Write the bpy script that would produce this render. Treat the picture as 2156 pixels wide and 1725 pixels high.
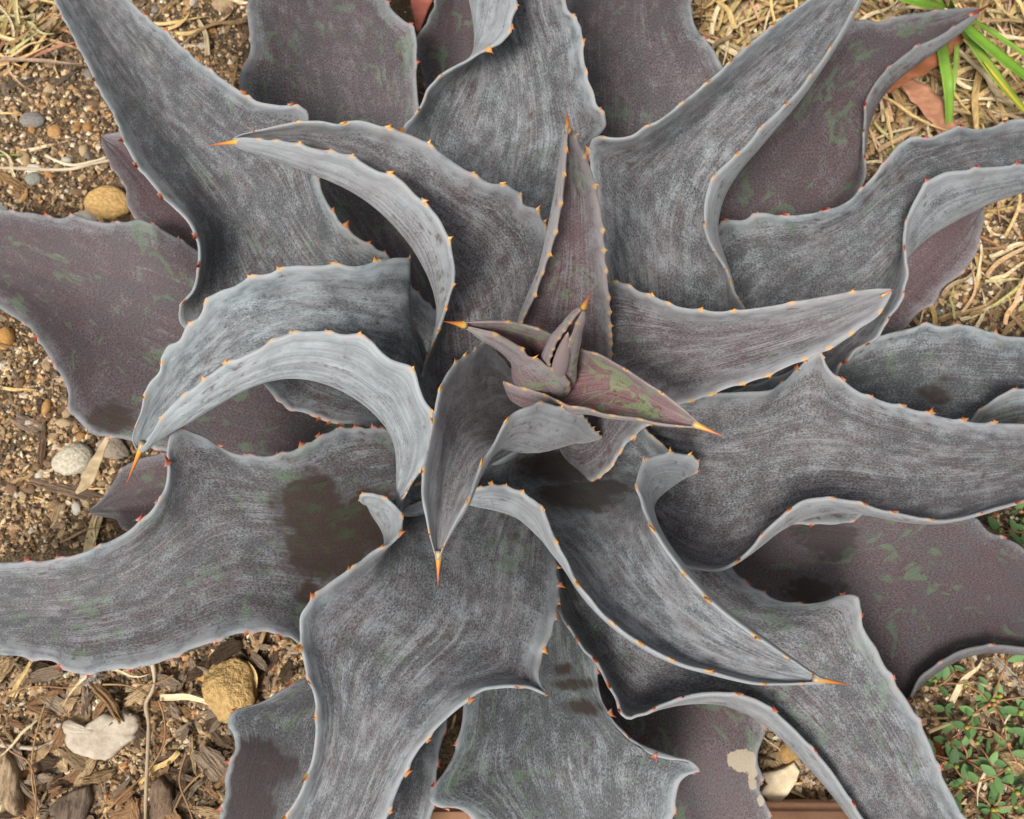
import bpy, math, random
import numpy as np
from mathutils import Vector, Matrix, noise
from mathutils.bvhtree import BVHTree

for o in list(bpy.data.objects):
    bpy.data.objects.remove(o)
SC = bpy.context.scene
COL = SC.collection
rad = math.radians

# ------------------------------------------------------------------ camera
CAM_Z, TILT, FOV = 0.85, rad(15.0), rad(62.0)
PW, PH = 2156.0, 1725.0                       # pixel frame used for measuring the photograph
FPX = (PW / 2) / math.tan(FOV / 2)
cam_d = bpy.data.cameras.new('camera')
cam = bpy.data.objects.new('camera', cam_d)
COL.objects.link(cam)
cam.location = (0, 0, CAM_Z)
cam.rotation_euler = (TILT, 0, 0)
cam_d.sensor_fit = 'HORIZONTAL'
cam_d.angle = FOV
cam_d.clip_start = 0.01
cam_d.clip_end = 200.0
cam_d.dof.use_dof = True
cam_d.dof.focus_distance = 0.60
cam_d.dof.aperture_fstop = 11.0
SC.camera = cam

# ------------------------------------------------------------------ sky, sun, exposure
SUN_EL, SUN_AZ = rad(58), rad(215)           # azimuth measured clockwise from +Y
world = bpy.data.worlds.new('World')
SC.world = world
world.use_nodes = True
wn = world.node_tree.nodes
wl = world.node_tree.links
bg = wn['Background']
sky = wn.new('ShaderNodeTexSky')
sky.sky_type = 'NISHITA'
sky.sun_disc = False
sky.sun_elevation = SUN_EL
sky.sun_rotation = SUN_AZ
sky.air_density = 1.0
sky.dust_density = 6.0
sky.ozone_density = 1.0
hsv = wn.new('ShaderNodeHueSaturation')       # overcast: the blue washes out
hsv.inputs['Saturation'].default_value = 0.22
wl.new(sky.outputs[0], hsv.inputs['Color'])
wl.new(hsv.outputs[0], bg.inputs[0])
bg.inputs[1].default_value = 0.06
sun_d = bpy.data.lights.new('sun', 'SUN')
sun_d.energy = 1.5
sun_d.angle = rad(18)
sun_d.color = (1.0, 0.96, 0.9)
sun = bpy.data.objects.new('sun', sun_d)
COL.objects.link(sun)
sdir = Vector((math.sin(SUN_AZ) * math.cos(SUN_EL), math.cos(SUN_AZ) * math.cos(SUN_EL), math.sin(SUN_EL)))
sun.rotation_euler = (-sdir).to_track_quat('-Z', 'Y').to_euler()
SC.view_settings.view_transform = 'Standard'
SC.view_settings.look = 'None'
SC.view_settings.exposure = 1.18
SC.view_settings.gamma = 1.0
SC.cycles.max_bounces = 3

# ------------------------------------------------------------------ helpers
CT, ST = math.cos(TILT), math.sin(TILT)


def p2w(px, py, z):
    """Point at height z (m) seen at measured pixel px, py."""
    x = (px - PW / 2) / FPX
    y = (PH / 2 - py) / FPX
    dy, dz = y * CT + ST, y * ST - CT
    t = (z - CAM_Z) / dz
    return Vector((x * t, dy * t, z))


def w2p(P):
    """Pixels for an (n,3) array."""
    d = P - np.array([0, 0, CAM_Z])
    yc = d[:, 1] * CT + d[:, 2] * ST
    zc = -d[:, 1] * ST + d[:, 2] * CT
    return np.stack([PW / 2 + FPX * d[:, 0] / -zc, PH / 2 - FPX * yc / -zc], 1)


def tag(o, label=None, cat=None, group=None, kind=None):
    if label: o['label'] = label
    if cat: o['category'] = cat
    if group: o['group'] = group
    if kind: o['kind'] = kind
    return o


def link(name, data, parent=None):
    o = bpy.data.objects.new(name, data)
    COL.objects.link(o)
    if parent is not None:
        o.parent = parent
    return o


def mesh_from(name, V, F, mat=None, smooth=True):
    me = bpy.data.meshes.new(name)
    me.from_pydata([tuple(v) for v in V], [], [tuple(f) for f in F])
    me.update()
    if smooth:
        me.polygons.foreach_set('use_smooth', np.ones(len(me.polygons), dtype=bool))
    if mat: me.materials.append(mat)
    return me


def fast_mesh(name, V, Q, mat=None):
    """V (n,3) array, Q (m,4) quads."""
    me = bpy.data.meshes.new(name)
    me.vertices.add(len(V))
    me.vertices.foreach_set('co', np.asarray(V, dtype=np.float32).ravel())
    k = Q.shape[1]
    me.loops.add(len(Q) * k)
    me.loops.foreach_set('vertex_index', Q.astype(np.int32).ravel())
    me.polygons.add(len(Q))
    me.polygons.foreach_set('loop_start', (np.arange(len(Q)) * k).astype(np.int32))
    me.polygons.foreach_set('use_smooth', np.ones(len(Q), dtype=bool))
    me.update(calc_edges=True)
    me.validate()
    if mat: me.materials.append(mat)
    return me


class NT:
    """Short-hand for building node materials."""
    def __init__(self, name):
        self.m = bpy.data.materials.new(name)
        self.m.use_nodes = True
        self.n = self.m.node_tree.nodes
        self.l = self.m.node_tree.links
        self.b = self.n['Principled BSDF']

    def _in(self, sock, v):
        if v is None: return
        if hasattr(v, 'is_output'): self.l.new(v, sock)
        elif isinstance(v, (tuple, list)) and len(v) == 3 and sock.type == 'RGBA': sock.default_value = (*v, 1)
        else: sock.default_value = v

    def node(self, t, ins=None, **kw):
        nd = self.n.new(t)
        for k, v in kw.items(): setattr(nd, k, v)
        for k, v in (ins or {}).items(): self._in(nd.inputs[k], v)
        return nd

    def math(self, op, a, b=None, c=None, clamp=False):
        nd = self.n.new('ShaderNodeMath'); nd.operation = op; nd.use_clamp = clamp
        for i, v in enumerate((a, b, c)): self._in(nd.inputs[i], v)
        return nd.outputs[0]

    def mix(self, f, a, b, mode='MIX'):
        nd = self.n.new('ShaderNodeMix'); nd.data_type = 'RGBA'; nd.blend_type = mode
        self._in(nd.inputs[0], f); self._in(nd.inputs[6], a); self._in(nd.inputs[7], b)
        return nd.outputs[2]

    def ramp(self, v, a, b, lo=0.0, hi=1.0):
        nd = self.n.new('ShaderNodeMapRange'); nd.interpolation_type = 'SMOOTHSTEP'
        self._in(nd.inputs[0], v)
        for i, q in enumerate((a, b, lo, hi)): self._in(nd.inputs[i + 1], q)
        return nd.outputs[0]

    def cramp(self, v, stops):
        nd = self.n.new('ShaderNodeValToRGB')
        cr = nd.color_ramp
        while len(cr.elements) < len(stops): cr.elements.new(0.5)
        for e, (p, c) in zip(cr.elements, stops):
            e.position = p; e.color = (*c, 1)
        self._in(nd.inputs[0], v)
        return nd.outputs[0]

    def noise(self, vec, scale, detail=3.0, rough=0.55, dist=0.0):
        return self.node('ShaderNodeTexNoise', {'Vector': vec, 'Scale': scale, 'Detail': detail, 'Roughness': rough, 'Distortion': dist}).outputs[0]

    def vscale(self, vec, s):
        return self.node('ShaderNodeMapping', {'Vector': vec, 'Scale': s}).outputs[0]

    def bump(self, h, strength, dist):
        nd = self.node('ShaderNodeBump', {'Strength': strength, 'Distance': dist, 'Height': h})
        self.l.new(nd.outputs[0], self.b.inputs['Normal'])
        return nd

    def out(self, color=None, rough=None, **kw):
        if color is not None: self._in(self.b.inputs['Base Color'], color)
        if rough is not None: self._in(self.b.inputs['Roughness'], rough)
        for k, v in kw.items(): self._in(self.b.inputs[k.replace('_', ' ')], v)
        return self.m


# ------------------------------------------------------------------ materials
def leaf_material():
    t = NT('agave_leaf_skin')
    oi = t.node('ShaderNodeObjectInfo')
    sep = t.node('ShaderNodeSeparateColor', {'Color': oi.outputs['Color']})
    bloom, purple, green = sep.outputs[0], sep.outputs[1], sep.outputs[2]
    at = t.node('ShaderNodeVertexColor', layer_name='mask')
    ms = t.node('ShaderNodeSeparateColor', {'Color': at.outputs[0]})
    edge, stain_shade, tan = ms.outputs[0], ms.outputs[1], ms.outputs[2]
    back = at.outputs[1]
    uv = t.node('ShaderNodeUVMap', uv_map='UVMap').outputs[0]
    off = t.node('ShaderNodeCombineXYZ', {'X': t.math('MULTIPLY', oi.outputs['Random'], 37.0), 'Y': t.math('MULTIPLY', oi.outputs['Random'], 61.0)}).outputs[0]
    add = t.node('ShaderNodeVectorMath', {0: uv, 1: off}, operation='ADD').outputs[0]
    # wax: straight fibres along the leaf, a fine grain across them and large rubbed areas
    fib = t.noise(t.vscale(add, (1.0, 0.018, 1.0)), 480.0, 2.0, 0.6)
    band = t.noise(t.vscale(add, (1.0, 0.03, 1.0)), 110.0, 2.0, 0.55)
    grain = t.noise(t.vscale(add, (1.0, 0.6, 1.0)), 800.0, 3.0, 0.85)
    gsh = t.ramp(grain, 0.36, 0.64)
    rub = t.noise(add, 26.0, 4.0, 0.65)
    blot = t.noise(t.vscale(add, (1.0, 0.6, 1.0)), 85.0, 3.0, 0.65)
    g2 = t.noise(add, 13.0, 2.0)
    wsum = t.math('ADD', t.math('ADD', t.math('ADD', 0.17, t.math('MULTIPLY', t.math('SUBTRACT', t.ramp(fib, 0.32, 0.68), 0.5), t.ramp(g2, 0.40, 0.62, 0.05, 0.38))), t.math('ADD', 0.15, t.math('MULTIPLY', band, 0.20))),
                  t.math('ADD', t.math('ADD', 0.11, t.math('MULTIPLY', gsh, 0.53)), t.math('ADD', t.math('MULTIPLY', rub, 1.15), t.math('ADD', -0.15, t.math('MULTIPLY', blot, 0.80)))))   # mean 1.62
    wsum = t.math('ADD', wsum, t.math('MULTIPLY', t.math('SUBTRACT', bloom, 0.6), 0.75))
    wsum = t.math('ADD', wsum, t.math('MULTIPLY', back, 0.30))
    wsum = t.math('ADD', wsum, t.ramp(edge, 0.95, 0.03, -0.10, 0.50))
    wmask = t.ramp(wsum, 1.22, 2.06)
    # flesh below the wax: purple with angular green flecks
    gn = t.noise(t.vscale(add, (1.0, 0.8, 1.0)), 46.0, 2.0, 0.5, 1.4)
    glim = t.math('SUBTRACT', t.math('SUBTRACT', 0.97, t.math('MULTIPLY', green, 0.15)), t.ramp(purple, 0.9, 1.0, 0.0, 0.035))
    gm = t.ramp(t.math('ADD', gn, t.math('MULTIPLY', g2, 0.55)), glim, t.math('ADD', glim, 0.11))
    gm = t.math('MULTIPLY', gm, t.math('ADD', 0.45, t.math('MULTIPLY', grain, 1.0)), clamp=True)
    pm = t.ramp(t.math('ADD', t.math('ADD', t.math('MULTIPLY', rub, 0.7), t.math('MULTIPLY', band, 0.3)), t.math('MULTIPLY', purple, 0.42)), 0.50, 0.88)
    greyflesh = t.mix(gsh, (0.034, 0.035, 0.038), (0.088, 0.089, 0.093))
    purp = t.mix(gsh, (0.036, 0.023, 0.025), (0.105, 0.071, 0.074))
    flesh = t.mix(pm, greyflesh, purp)
    flesh = t.mix(t.math('MULTIPLY', gm, 0.85), flesh, t.mix(grain, (0.045, 0.068, 0.042), (0.115, 0.155, 0.098)))
    wax = t.mix(t.ramp(t.math('ADD', t.math('ADD', 0.10, t.math('MULTIPLY', fib, 0.2)), t.math('ADD', blot, t.math('ADD', 0.12, t.math('MULTIPLY', band, 0.36)))), 0.75, 1.3), (0.116, 0.134, 0.142), (0.318, 0.364, 0.380))
    wax = t.mix(t.math('MULTIPLY', pm, 0.50), wax, (0.185, 0.150, 0.156))
    wax = t.mix(t.math('MULTIPLY', gm, 0.40), wax, (0.150, 0.195, 0.155))
    wax = t.mix(t.math('MULTIPLY', back, 0.30), wax, (0.40, 0.43, 0.445))
    wax = t.mix(t.math('MULTIPLY', t.math('MULTIPLY', back, 0.55), t.ramp(t.math('ADD', t.math('MULTIPLY', fib, 0.6), t.math('MULTIPLY', band, 0.4)), 0.52, 0.40)), wax, (0.175, 0.185, 0.192))
    young = t.ramp(purple, 0.78, 1.0)
    flesh = t.mix(young, flesh, t.mix(gm, t.mix(t.math('ADD', t.math('MULTIPLY', gsh, 0.55), t.math('MULTIPLY', t.ramp(fib, 0.32, 0.68), 0.45)), (0.095, 0.042, 0.047), (0.33, 0.19, 0.195)), t.mix(gsh, (0.13, 0.17, 0.08), (0.29, 0.35, 0.18))))
    cover = t.math('ADD', 0.36, t.math('MULTIPLY', bloom, 0.60))
    col = t.mix(t.math('MULTIPLY', wmask, cover, clamp=True), flesh, wax)
    col = t.mix(t.math('MULTIPLY', t.ramp(fib, 0.60, 0.80), t.math('MULTIPLY', t.ramp(g2, 0.42, 0.62), t.math('MULTIPLY', bloom, 0.30))), col, (0.38, 0.40, 0.41))
    # dark spots where the wax is rubbed off
    dk = t.math('ADD', t.math('MULTIPLY', t.noise(t.vscale(add, (1.0, 0.7, 1.0)), 120.0, 3.0, 0.7), 0.75), t.math('MULTIPLY', g2, 0.4))
    col = t.mix(t.math('MULTIPLY', t.ramp(dk, 0.63, 0.76), 0.75), col, t.mix(purple, (0.040, 0.036, 0.038), (0.075, 0.030, 0.030)))
    # stains and painted shade: soil washed into the channels, wiped-off wax, dark heart hollow
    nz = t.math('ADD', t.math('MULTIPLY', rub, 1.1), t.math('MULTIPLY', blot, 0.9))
    sn = t.math('ADD', stain_shade, t.math('MULTIPLY', t.math('SUBTRACT', nz, 1.0), 1.5))
    sm = t.math('MULTIPLY', t.ramp(t.math('ADD', sn, t.math('MULTIPLY', t.math('SUBTRACT', gsh, 0.5), 0.25)), 0.28, 0.64), t.ramp(stain_shade, 0.02, 0.3))
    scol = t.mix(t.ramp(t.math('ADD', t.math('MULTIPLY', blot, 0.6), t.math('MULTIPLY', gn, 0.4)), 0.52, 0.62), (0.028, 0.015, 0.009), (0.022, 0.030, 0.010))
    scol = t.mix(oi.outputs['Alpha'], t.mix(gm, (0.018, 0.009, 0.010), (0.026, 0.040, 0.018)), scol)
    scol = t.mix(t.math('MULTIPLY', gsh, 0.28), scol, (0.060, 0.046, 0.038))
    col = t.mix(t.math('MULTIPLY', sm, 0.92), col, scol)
    tn = t.math('ADD', tan, t.math('MULTIPLY', t.math('SUBTRACT', nz, 1.0), 0.9))
    col = t.mix(t.math('MULTIPLY', t.ramp(tn, 0.4, 0.48), t.ramp(tan, 0.02, 0.1)), col, t.mix(grain, (0.18, 0.14, 0.09), (0.42, 0.35, 0.26)))
    # horny pale margin, warmer on the young leaves
    en = t.math('ADD', edge, t.math('MULTIPLY', t.math('SUBTRACT', blot, 0.5), 0.30))
    rim = t.math('MULTIPLY', t.ramp(en, 0.26, 0.02), t.ramp(t.math('ADD', rub, t.math('MULTIPLY', blot, 0.5)), 0.52, 0.82, 0.35, 1.1))
    rimc = t.mix(t.ramp(blot, 0.5, 0.62), (0.34, 0.37, 0.38), (0.35, 0.29, 0.28))
    rimc = t.mix(t.math('MULTIPLY', t.ramp(purple, 0.75, 0.95), 0.6), rimc, (0.38, 0.20, 0.15))
    col = t.mix(t.math('MULTIPLY', rim, t.math('ADD', 0.16, t.math('MULTIPLY', bloom, 0.50))), col, rimc)
    hl = t.node('ShaderNodeSeparateColor', {'Color': t.node('ShaderNodeVertexColor', layer_name='halo').outputs[0]})
    col = t.mix(t.ramp(hl.outputs[0], 0.25, 0.9, 0.0, 0.85), col, t.mix(hl.outputs[1], (0.50, 0.32, 0.13), (0.36, 0.25, 0.22)))
    t.bump(t.math('ADD', fib, grain), 0.40, 0.0007)
    rgh = t.math('ADD', 0.52, t.math('MULTIPLY', bloom, 0.2))
    m = t.out(col, rgh, Specular_IOR_Level=0.30, Sheen_Weight=t.math('MULTIPLY', bloom, 0.18), Sheen_Roughness=0.45)
    return m


def tooth_material():
    t = NT('horn_tooth')
    oi = t.node('ShaderNodeObjectInfo')
    at = t.node('ShaderNodeVertexColor', layer_name='grad')
    g = t.node('ShaderNodeSeparateColor', {'Color': at.outputs[0]}).outputs[0]
    young = t.cramp(g, [(0.0, (0.30, 0.24, 0.16)), (0.22, (0.58, 0.34, 0.06)), (0.6, (0.56, 0.17, 0.03)), (1.0, (0.30, 0.06, 0.03))])
    old = t.cramp(g, [(0.0, (0.30, 0.13, 0.08)), (0.2, (0.27, 0.035, 0.015)), (0.6, (0.13, 0.012, 0.010)), (1.0, (0.05, 0.010, 0.010))])
    age = t.node('ShaderNodeSeparateColor', {'Color': oi.outputs['Color']}).outputs[0]
    return t.out(t.mix(t.math('MULTIPLY', age, 1.6, clamp=True), young, old), 0.4)


M_LEAF = leaf_material()
M_TOOTH = tooth_material()

# ------------------------------------------------------------------ the agave
# Every leaf: rails from its left margin to its right margin (looking from base to tip), each a
# list of points  px,py,height-in-cm ; bl / br are points on the rolled outside of the blade.
LEAVES = {
 'bud_leaf': dict(st=(.30, 1.0, .9, .0), teeth=.45, sp='1244,617,41.6', rails=[
  '1168,800,24 1156,772,27.5 1167,730,31.5 1193,690,35.5 1217,660,38.3 1231,644,39.6',
  '1136,812,22.5 1139,768,27 1157,722,31 1187,686,35 1214,655,38 1231,644,39.5',
  '1180,790,21 1190,740,26 1203,700,31 1214,672,35 1224,653,38 1231,644,39.4',
  '1206,812,22.5 1211,764,27 1218,725,31 1224,695,34.8 1231,662,38 1232,644,39.5',
  '1180,805,24 1183,775,27.5 1195,735,31.5 1207,700,35.3 1222,664,38.2 1231,644,39.6']),
 'A': dict(st=(.35, 1.0, .9, .0), teeth=.6, sp='934,677,35.2', rails=[
  '1197,822,23.5 1190,794,26 1172,782,27 1152,772,28 1132,757,29 1115,753,29.5 1099,736,30.5 1079,722,31.5 1039,702,33 985,687,34 968,682,34.3',
  '1180,848,21 1140,836,22.6 1108,806,25 1091,764,28 1064,738,30 1030,719,31.8 990,697,33.4 968,685,34.1',
  '1140,856,20 1102,836,21.5 1085,800,24 1082,765,27 1058,736,29.6 1024,716,31.6 988,694,33.3 968,684,34.1',
  '1150,800,21 1120,765,24.5 1098,728,27.5 1062,711,30.3 1022,693,32.4 968,682,34.1',
  '1210,765,26 1165,708,30 1132,693,31.5 1075,679,33 1024,678,34 968,680,34.3']),
 'B': dict(st=(.35, 1.0, .95, .0), teeth=.55, sp='1527,921,32.4', rails=[
  '1205,742,25 1239,741,28.3 1265,749,29.2 1295,766,30 1329,786,30.8 1359,806,31.5 1402,834,32 1437,861,32.2 1474,894,32.2',
  '1150,790,20 1215,800,22.5 1290,815,26 1370,845,29.5 1437,875,31.5 1474,896,32',
  '1080,842,20.8 1130,862,21.3 1190,871,23 1235,868,25 1275,875,27.2 1302,879,28.5 1342,884,30 1419,897,31.4 1474,898,31.9',
  '1068,808,23.5 1095,817,24 1125,824,24.5 1160,838,25 1200,856,26 1232,859,27 1269,872,28.5 1302,877,29.5 1342,882,30.8 1379,891,31.6 1419,896,32 1474,899,32.1']),
 'C': dict(st=(.62, .86, .6, .05), teeth=.8, sp='1193,232,43.6', rails=[
  '1118,760,21 1096,690,24 1122,630,27 1147,560,30.5 1168,495,33.5 1182,420,36.5 1190,345,39.5 1194,290,41.5 1196,265,42.5',
  '1112,770,19.5 1092,692,22.5 1112,628,26 1137,568,29.3 1158,480,33 1173,405,36 1186,330,39 1191,285,41.2 1196,264,42.3',
  '1190,790,18 1192,700,21.5 1198,600,26.5 1204,500,31 1204,400,35.5 1200,320,39.5 1197,264,42.3',
  '1275,790,20 1284,740,22 1283,690,24 1278,600,28 1270,530,31 1264,450,34 1248,377,37 1228,320,39.5 1208,278,41.5 1198,264,42.4']),
 'D': dict(st=(.88, .72, .15, .05), teeth=.8, sp='922,1237,29.6', rails=[
  '1262,922,17 1239,897,21 1225,878,23 1200,868,24.5 1179,860,25.5 1139,850,27 1112,858,28 1085,869,28.5 1065,890,29 1039,938,29.5 1019,968,30 1002,1008,30.5 985,1055,31 965,1088,31 947,1122,31 922,1180,30.5',
  '1240,928,16.5 1212,928,18.5 1185,938,20 1152,947,21.5 1119,949,22.5 1085,943,24 1060,932,26.3 1040,945,28 1022,975,29 1003,1015,29.8 985,1060,30.4 948,1124,30.5 922,1180,30.3',
  '1115,855,16.5 1055,855,20 1005,875,24 968,925,27 948,990,28.8 932,1080,29.8 921,1180,30.2',
  '1040,742,22 1020,724,24 995,743,26 962,764,28 939,794,29.3 922,838,30 915,875,30.2 905,920,30.5 895,975,31 890,1042,31.3 899,1095,31.2 911,1150,30.8 920,1180,30.4']),
 'E': dict(st=(.72, .58, .2, .05), teeth=.9, sp='434,307,28.9', rails=[
  '889,826,18 890,782,20 900,752,22 915,715,24 932,672,26.5 942,638,28 950,612,29 957,575,30.5 952,540,31.5 945,513,32 932,477,32.8 919,455,33.2 892,430,33.6 869,407,33.8 845,382,34 795,362,34 735,330,33.8 673,317,33 603,300,32 553,295,31 513,290,30.2 492,292,29.8',
  '912,838,17 905,775,19 920,705,22 928,655,24.3 921,620,26 906,577,28 890,545,29.3 873,515,30.2 846,482,31 812,445,31.6 769,409,32 719,382,32 683,368,31.8 633,351,31.3 567,329,30.5 500,309,29.6 490,298,29.5',
  '1010,810,17 1015,740,19.5 1022,660,22 1012,580,24.5 982,510,27.2 932,445,29.3 872,385,30.8 792,340,31.3 700,305,31 600,290,30.3 520,290,29.5 490,295,29.3',
  '1120,720,18 1158,600,21 1158,520,24 1152,497,25 1135,457,26.5 1125,442,27.2 1099,430,28 1092,412,28.5 1075,397,29.3 1032,388,30 992,368,30.8 932,328,31.8 872,290,32.6 812,272,33.2 749,256,33.4 719,264,33.2 675,257,33 633,258,32.6 600,263,32.1 547,275,31 500,287,29.9 490,293,29.5']),
 'F': dict(st=(.95, .25, .0, .1), teeth=1.0, sp='263,1028,19.6', rails=[
  '836,1064,19 852,1042,20.5 869,1012,22.3 882,994,23.3 895,972,24.5 904,932,26.5 912,892,28 907,868,28.7 892,842,29.3 884,822,29.7 872,787,30.2 862,775,30.4 819,756,31 805,745,31.2 779,718,31.5 755,708,31.6 719,706,31.6 670,700,31.4 627,702,31 587,712,30.5 547,735,29.8 520,748,29.2 460,778,28 430,802,27.3 357,860,25.2 337,885,24.5 303,938,22.6 290,950,21.9',
  '834,1066,18 844,1002,20 847,958,21.5 842,928,23 829,902,24.2 802,868,25.6 775,842,26.6 745,822,27.4 700,802,28 667,790,28.2 627,783,28.2 590,787,28 533,805,27.2 467,842,25.8 400,882,24.2 333,925,22.4 303,950,21.6 290,952,21.4',
  '900,900,14 895,810,18 865,730,22 800,668,25.3 720,645,27.2 640,650,27.9 560,672,27.6 490,710,26.8 420,760,25.8 370,810,24.6 325,870,23.2 300,925,22 289,948,21.5',
  '910,780,16.5 885,710,18 848,664,19.5 831,640,21 838,605,23 856,568,25 862,550,26 840,545,27 809,550,27.8 742,563,29 713,560,29.3 660,562,29.8 613,563,30 580,575,30 520,590,29.7 493,606,29.4 467,614,29 440,632,28.6 430,652,28.3 417,675,28 393,692,27.6 380,718,27.2 353,732,26.7 345,748,26.4 340,778,26 313,813,25.2 305,835,24.8 297,868,24 287,895,23.3 280,932,22.3 288,947,21.9']),
 'G': dict(spr=.4, st=(.76, .78, .3, .05), teeth=.8, sp='1884,607,31.4', rails=[
  '1262,680,19 1275,620,21.5 1286,597,23 1315,600,24 1345,615,24.8 1380,628,25.5 1419,645,26.2 1462,653,27 1517,658,27.8 1574,653,28.5 1637,644,29.2 1704,632,29.9 1754,623,30.4 1804,614,30.8 1842,609,31 1876,609,31.2',
  '1200,960,14.5 1240,880,15.5 1300,790,19 1380,755,22 1480,735,24.5 1580,710,26.5 1680,685,28.3 1780,655,29.8 1840,630,30.5 1877,613,31',
  '1205,1006,15 1245,1010,17 1282,985,18.5 1319,932,20 1352,902,21 1395,872,22.5 1437,848,24 1480,835,25 1540,813,26 1602,795,27 1664,768,28 1707,750,28.7 1764,723,29.4 1810,690,30 1840,672,30.3 1862,646,30.6 1878,616,31']),
 'H': dict(st=(.9, .42, .05, .1), teeth=1.0, sp='1795,1443,26.3', stain_shade=[(1220, 1045, 75, 30), (1265, 1030, 60, 18), (1185, 985, 95, 32)], rails=[  # last blob paints in the shade of the heart hollow, the others are soil
  '1330,880,16 1372,920,18 1398,942,18.6 1440,985,19.2 1462,996,20 1470,985,21 1462,968,22 1437,958,23 1399,957,24.5 1375,962,25.3 1355,976,26 1345,1000,26.7 1342,1030,27.3 1349,1048,27.6 1355,1072,28 1369,1102,28.4 1400,1155,28.8 1437,1203,29 1505,1275,29.1 1605,1350,28.8 1670,1393,28.3 1720,1425,27.5 1737,1434,27',
  '1340,930,15.5 1400,985,17 1445,1003,18.8 1437,1004,20.5 1405,1018,22 1382,1035,23.2 1366,1058,24.5 1372,1092,26 1390,1132,27 1430,1187,27.8 1500,1264,28.1 1600,1342,28 1668,1390,27.6 1737,1434,26.8',
  '1190,965,13.5 1200,1020,16.8 1225,1080,20.3 1275,1160,23.3 1345,1240,25.3 1430,1310,26.6 1530,1375,27.1 1640,1415,27.1 1735,1435,26.7',
  '965,1050,19 1019,1058,20 1052,1065,21 1085,1078,22 1119,1105,23.5 1145,1132,24.6 1160,1155,25.3 1190,1195,26.2 1220,1245,26.8 1280,1310,27.3 1370,1372,27.5 1504,1418,27.3 1650,1440,26.9 1737,1436,26.7',
  '975,1035,20.5 1012,1028,21.5 1039,1023,22.5 1079,1030,23.8 1109,1045,24.7 1129,1058,25.3 1149,1088,26 1159,1115,26.5 1172,1146,27 1192,1180,27.4 1215,1230,27.9 1239,1257,28.1 1265,1290,28.3 1302,1323,28.5 1335,1347,28.6 1375,1370,28.6 1437,1400,28.5 1504,1417,28.2 1537,1427,28 1584,1438,27.8 1650,1440,27.4 1720,1436,27 1737,1435,26.9']),
 'I': dict(ts=.33, st=(.7, .5, .15, .38), teeth=1.1, rails=[
  '1400,832,16 1480,830,18 1560,827,20 1630,820,22 1668,790,24 1703,758,25.5 1726,745,26 1737,766,25.8 1760,794,25.2 1780,808,25 1814,830,24.5 1860,847,24 1904,859,23.6 1937,868,23.2 1987,881,22.6 2037,890,22 2156,895,20 2280,910,17.5 2400,940,14.5',
  '1330,940,14 1430,960,16.5 1540,980,18.5 1660,960,20.5 1780,960,21 1900,975,20.5 2030,985,19.5 2156,980,18 2280,960,16 2400,943,14.2',
  '1340,1080,14.5 1395,1140,17 1440,1180,18.5 1475,1195,19.6 1525,1197,20.4 1570,1172,21 1598,1150,21.5 1640,1110,22.3 1670,1092,22.8 1720,1077,23 1770,1071,22.9 1814,1076,22.7 1860,1088,22.3 1910,1097,21.9 1980,1100,21.3 2030,1090,20.8 2104,1068,19.8 2156,1052,18.9 2280,1005,16.6 2400,944,14.2',
  '1350,1090,16 1400,1150,18.5 1437,1189,20 1475,1198,21 1519,1199,21.8 1560,1176,22.6 1587,1150,23.2 1604,1128,23.6 1630,1102,24 1657,1080,24.5 1690,1056,25 1720,1050,25 1764,1052,24.8 1807,1059,24.4 1854,1075,23.8 1900,1084,23.2 1937,1092,22.8 1980,1097,22.2 2030,1090,21.5 2104,1069,20.5 2156,1055,19.7 2280,1010,17.3 2400,942,14.5']),
 'J': dict(st=(.8, .45, .15, .25), teeth=1.0, rails=[
  '1282,620,17 1262,480,20 1247,370,23 1243,312,25 1252,292,26.5 1285,292,27.5 1309,292,28 1335,285,28.5 1352,273,28.8 1385,257,29.5 1437,218,30 1504,163,30.5 1584,90,30.5 1637,48,30.2 1704,0,29.5 1780,-50,28.5 1850,-90,27.5',
  '1380,700,14.5 1375,600,17 1375,500,19.5 1400,400,22.7 1450,300,25.3 1530,215,27.3 1620,125,28.2 1720,30,28.1 1850,-90,27.2',
  '1540,670,16 1540,612,18.5 1526,552,21 1503,482,23.3 1510,428,24.8 1523,399,25.7 1548,361,26.5 1585,321,27.2 1625,274,27.8 1671,224,28.2 1705,178,28.5 1758,98,28.5 1809,6,28 1850,-90,27.1',
  '1565,650,18 1544,612,20 1530,570,22 1507,533,23.5 1487,493,25 1484,460,26 1485,430,26.7 1494,393,27.3 1512,363,27.9 1534,343,28.3 1560,320,28.7 1610,263,29.2 1664,212,29.6 1717,147,29.7 1744,110,29.6 1790,33,29 1815,-15,28.5 1850,-90,27.2']),
 'K': dict(st=(.8, .4, .05, .25), teeth=1.15, rails=[
  '900,420,15 860,330,18.5 849,285,20 855,262,20.6 869,250,21 882,233,21.6 892,213,22 900,190,22.8 919,170,23.4 935,155,24 965,138,24.8 985,128,25.3 1009,112,25.9 1035,100,26.5 1055,90,27 1069,70,27.5 1077,43,27.7 1085,10,27.8 1088,-40,27.5 1085,-120,26 1100,-180,23',
  '950,420,14 900,330,17 895,275,18.6 915,225,20 940,185,21.5 975,150,22.8 1000,125,23.6 1009,103,24.4 1007,80,24.8 999,40,25 990,0,25 978,-60,24.5 1000,-130,23.5 1100,-180,22.5',
  '1060,500,12.5 1052,400,15.5 1046,300,18.2 1044,200,20.5 1058,120,22.3 1090,50,23.5 1110,-10,24 1115,-90,23.7 1110,-180,22.5',
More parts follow.
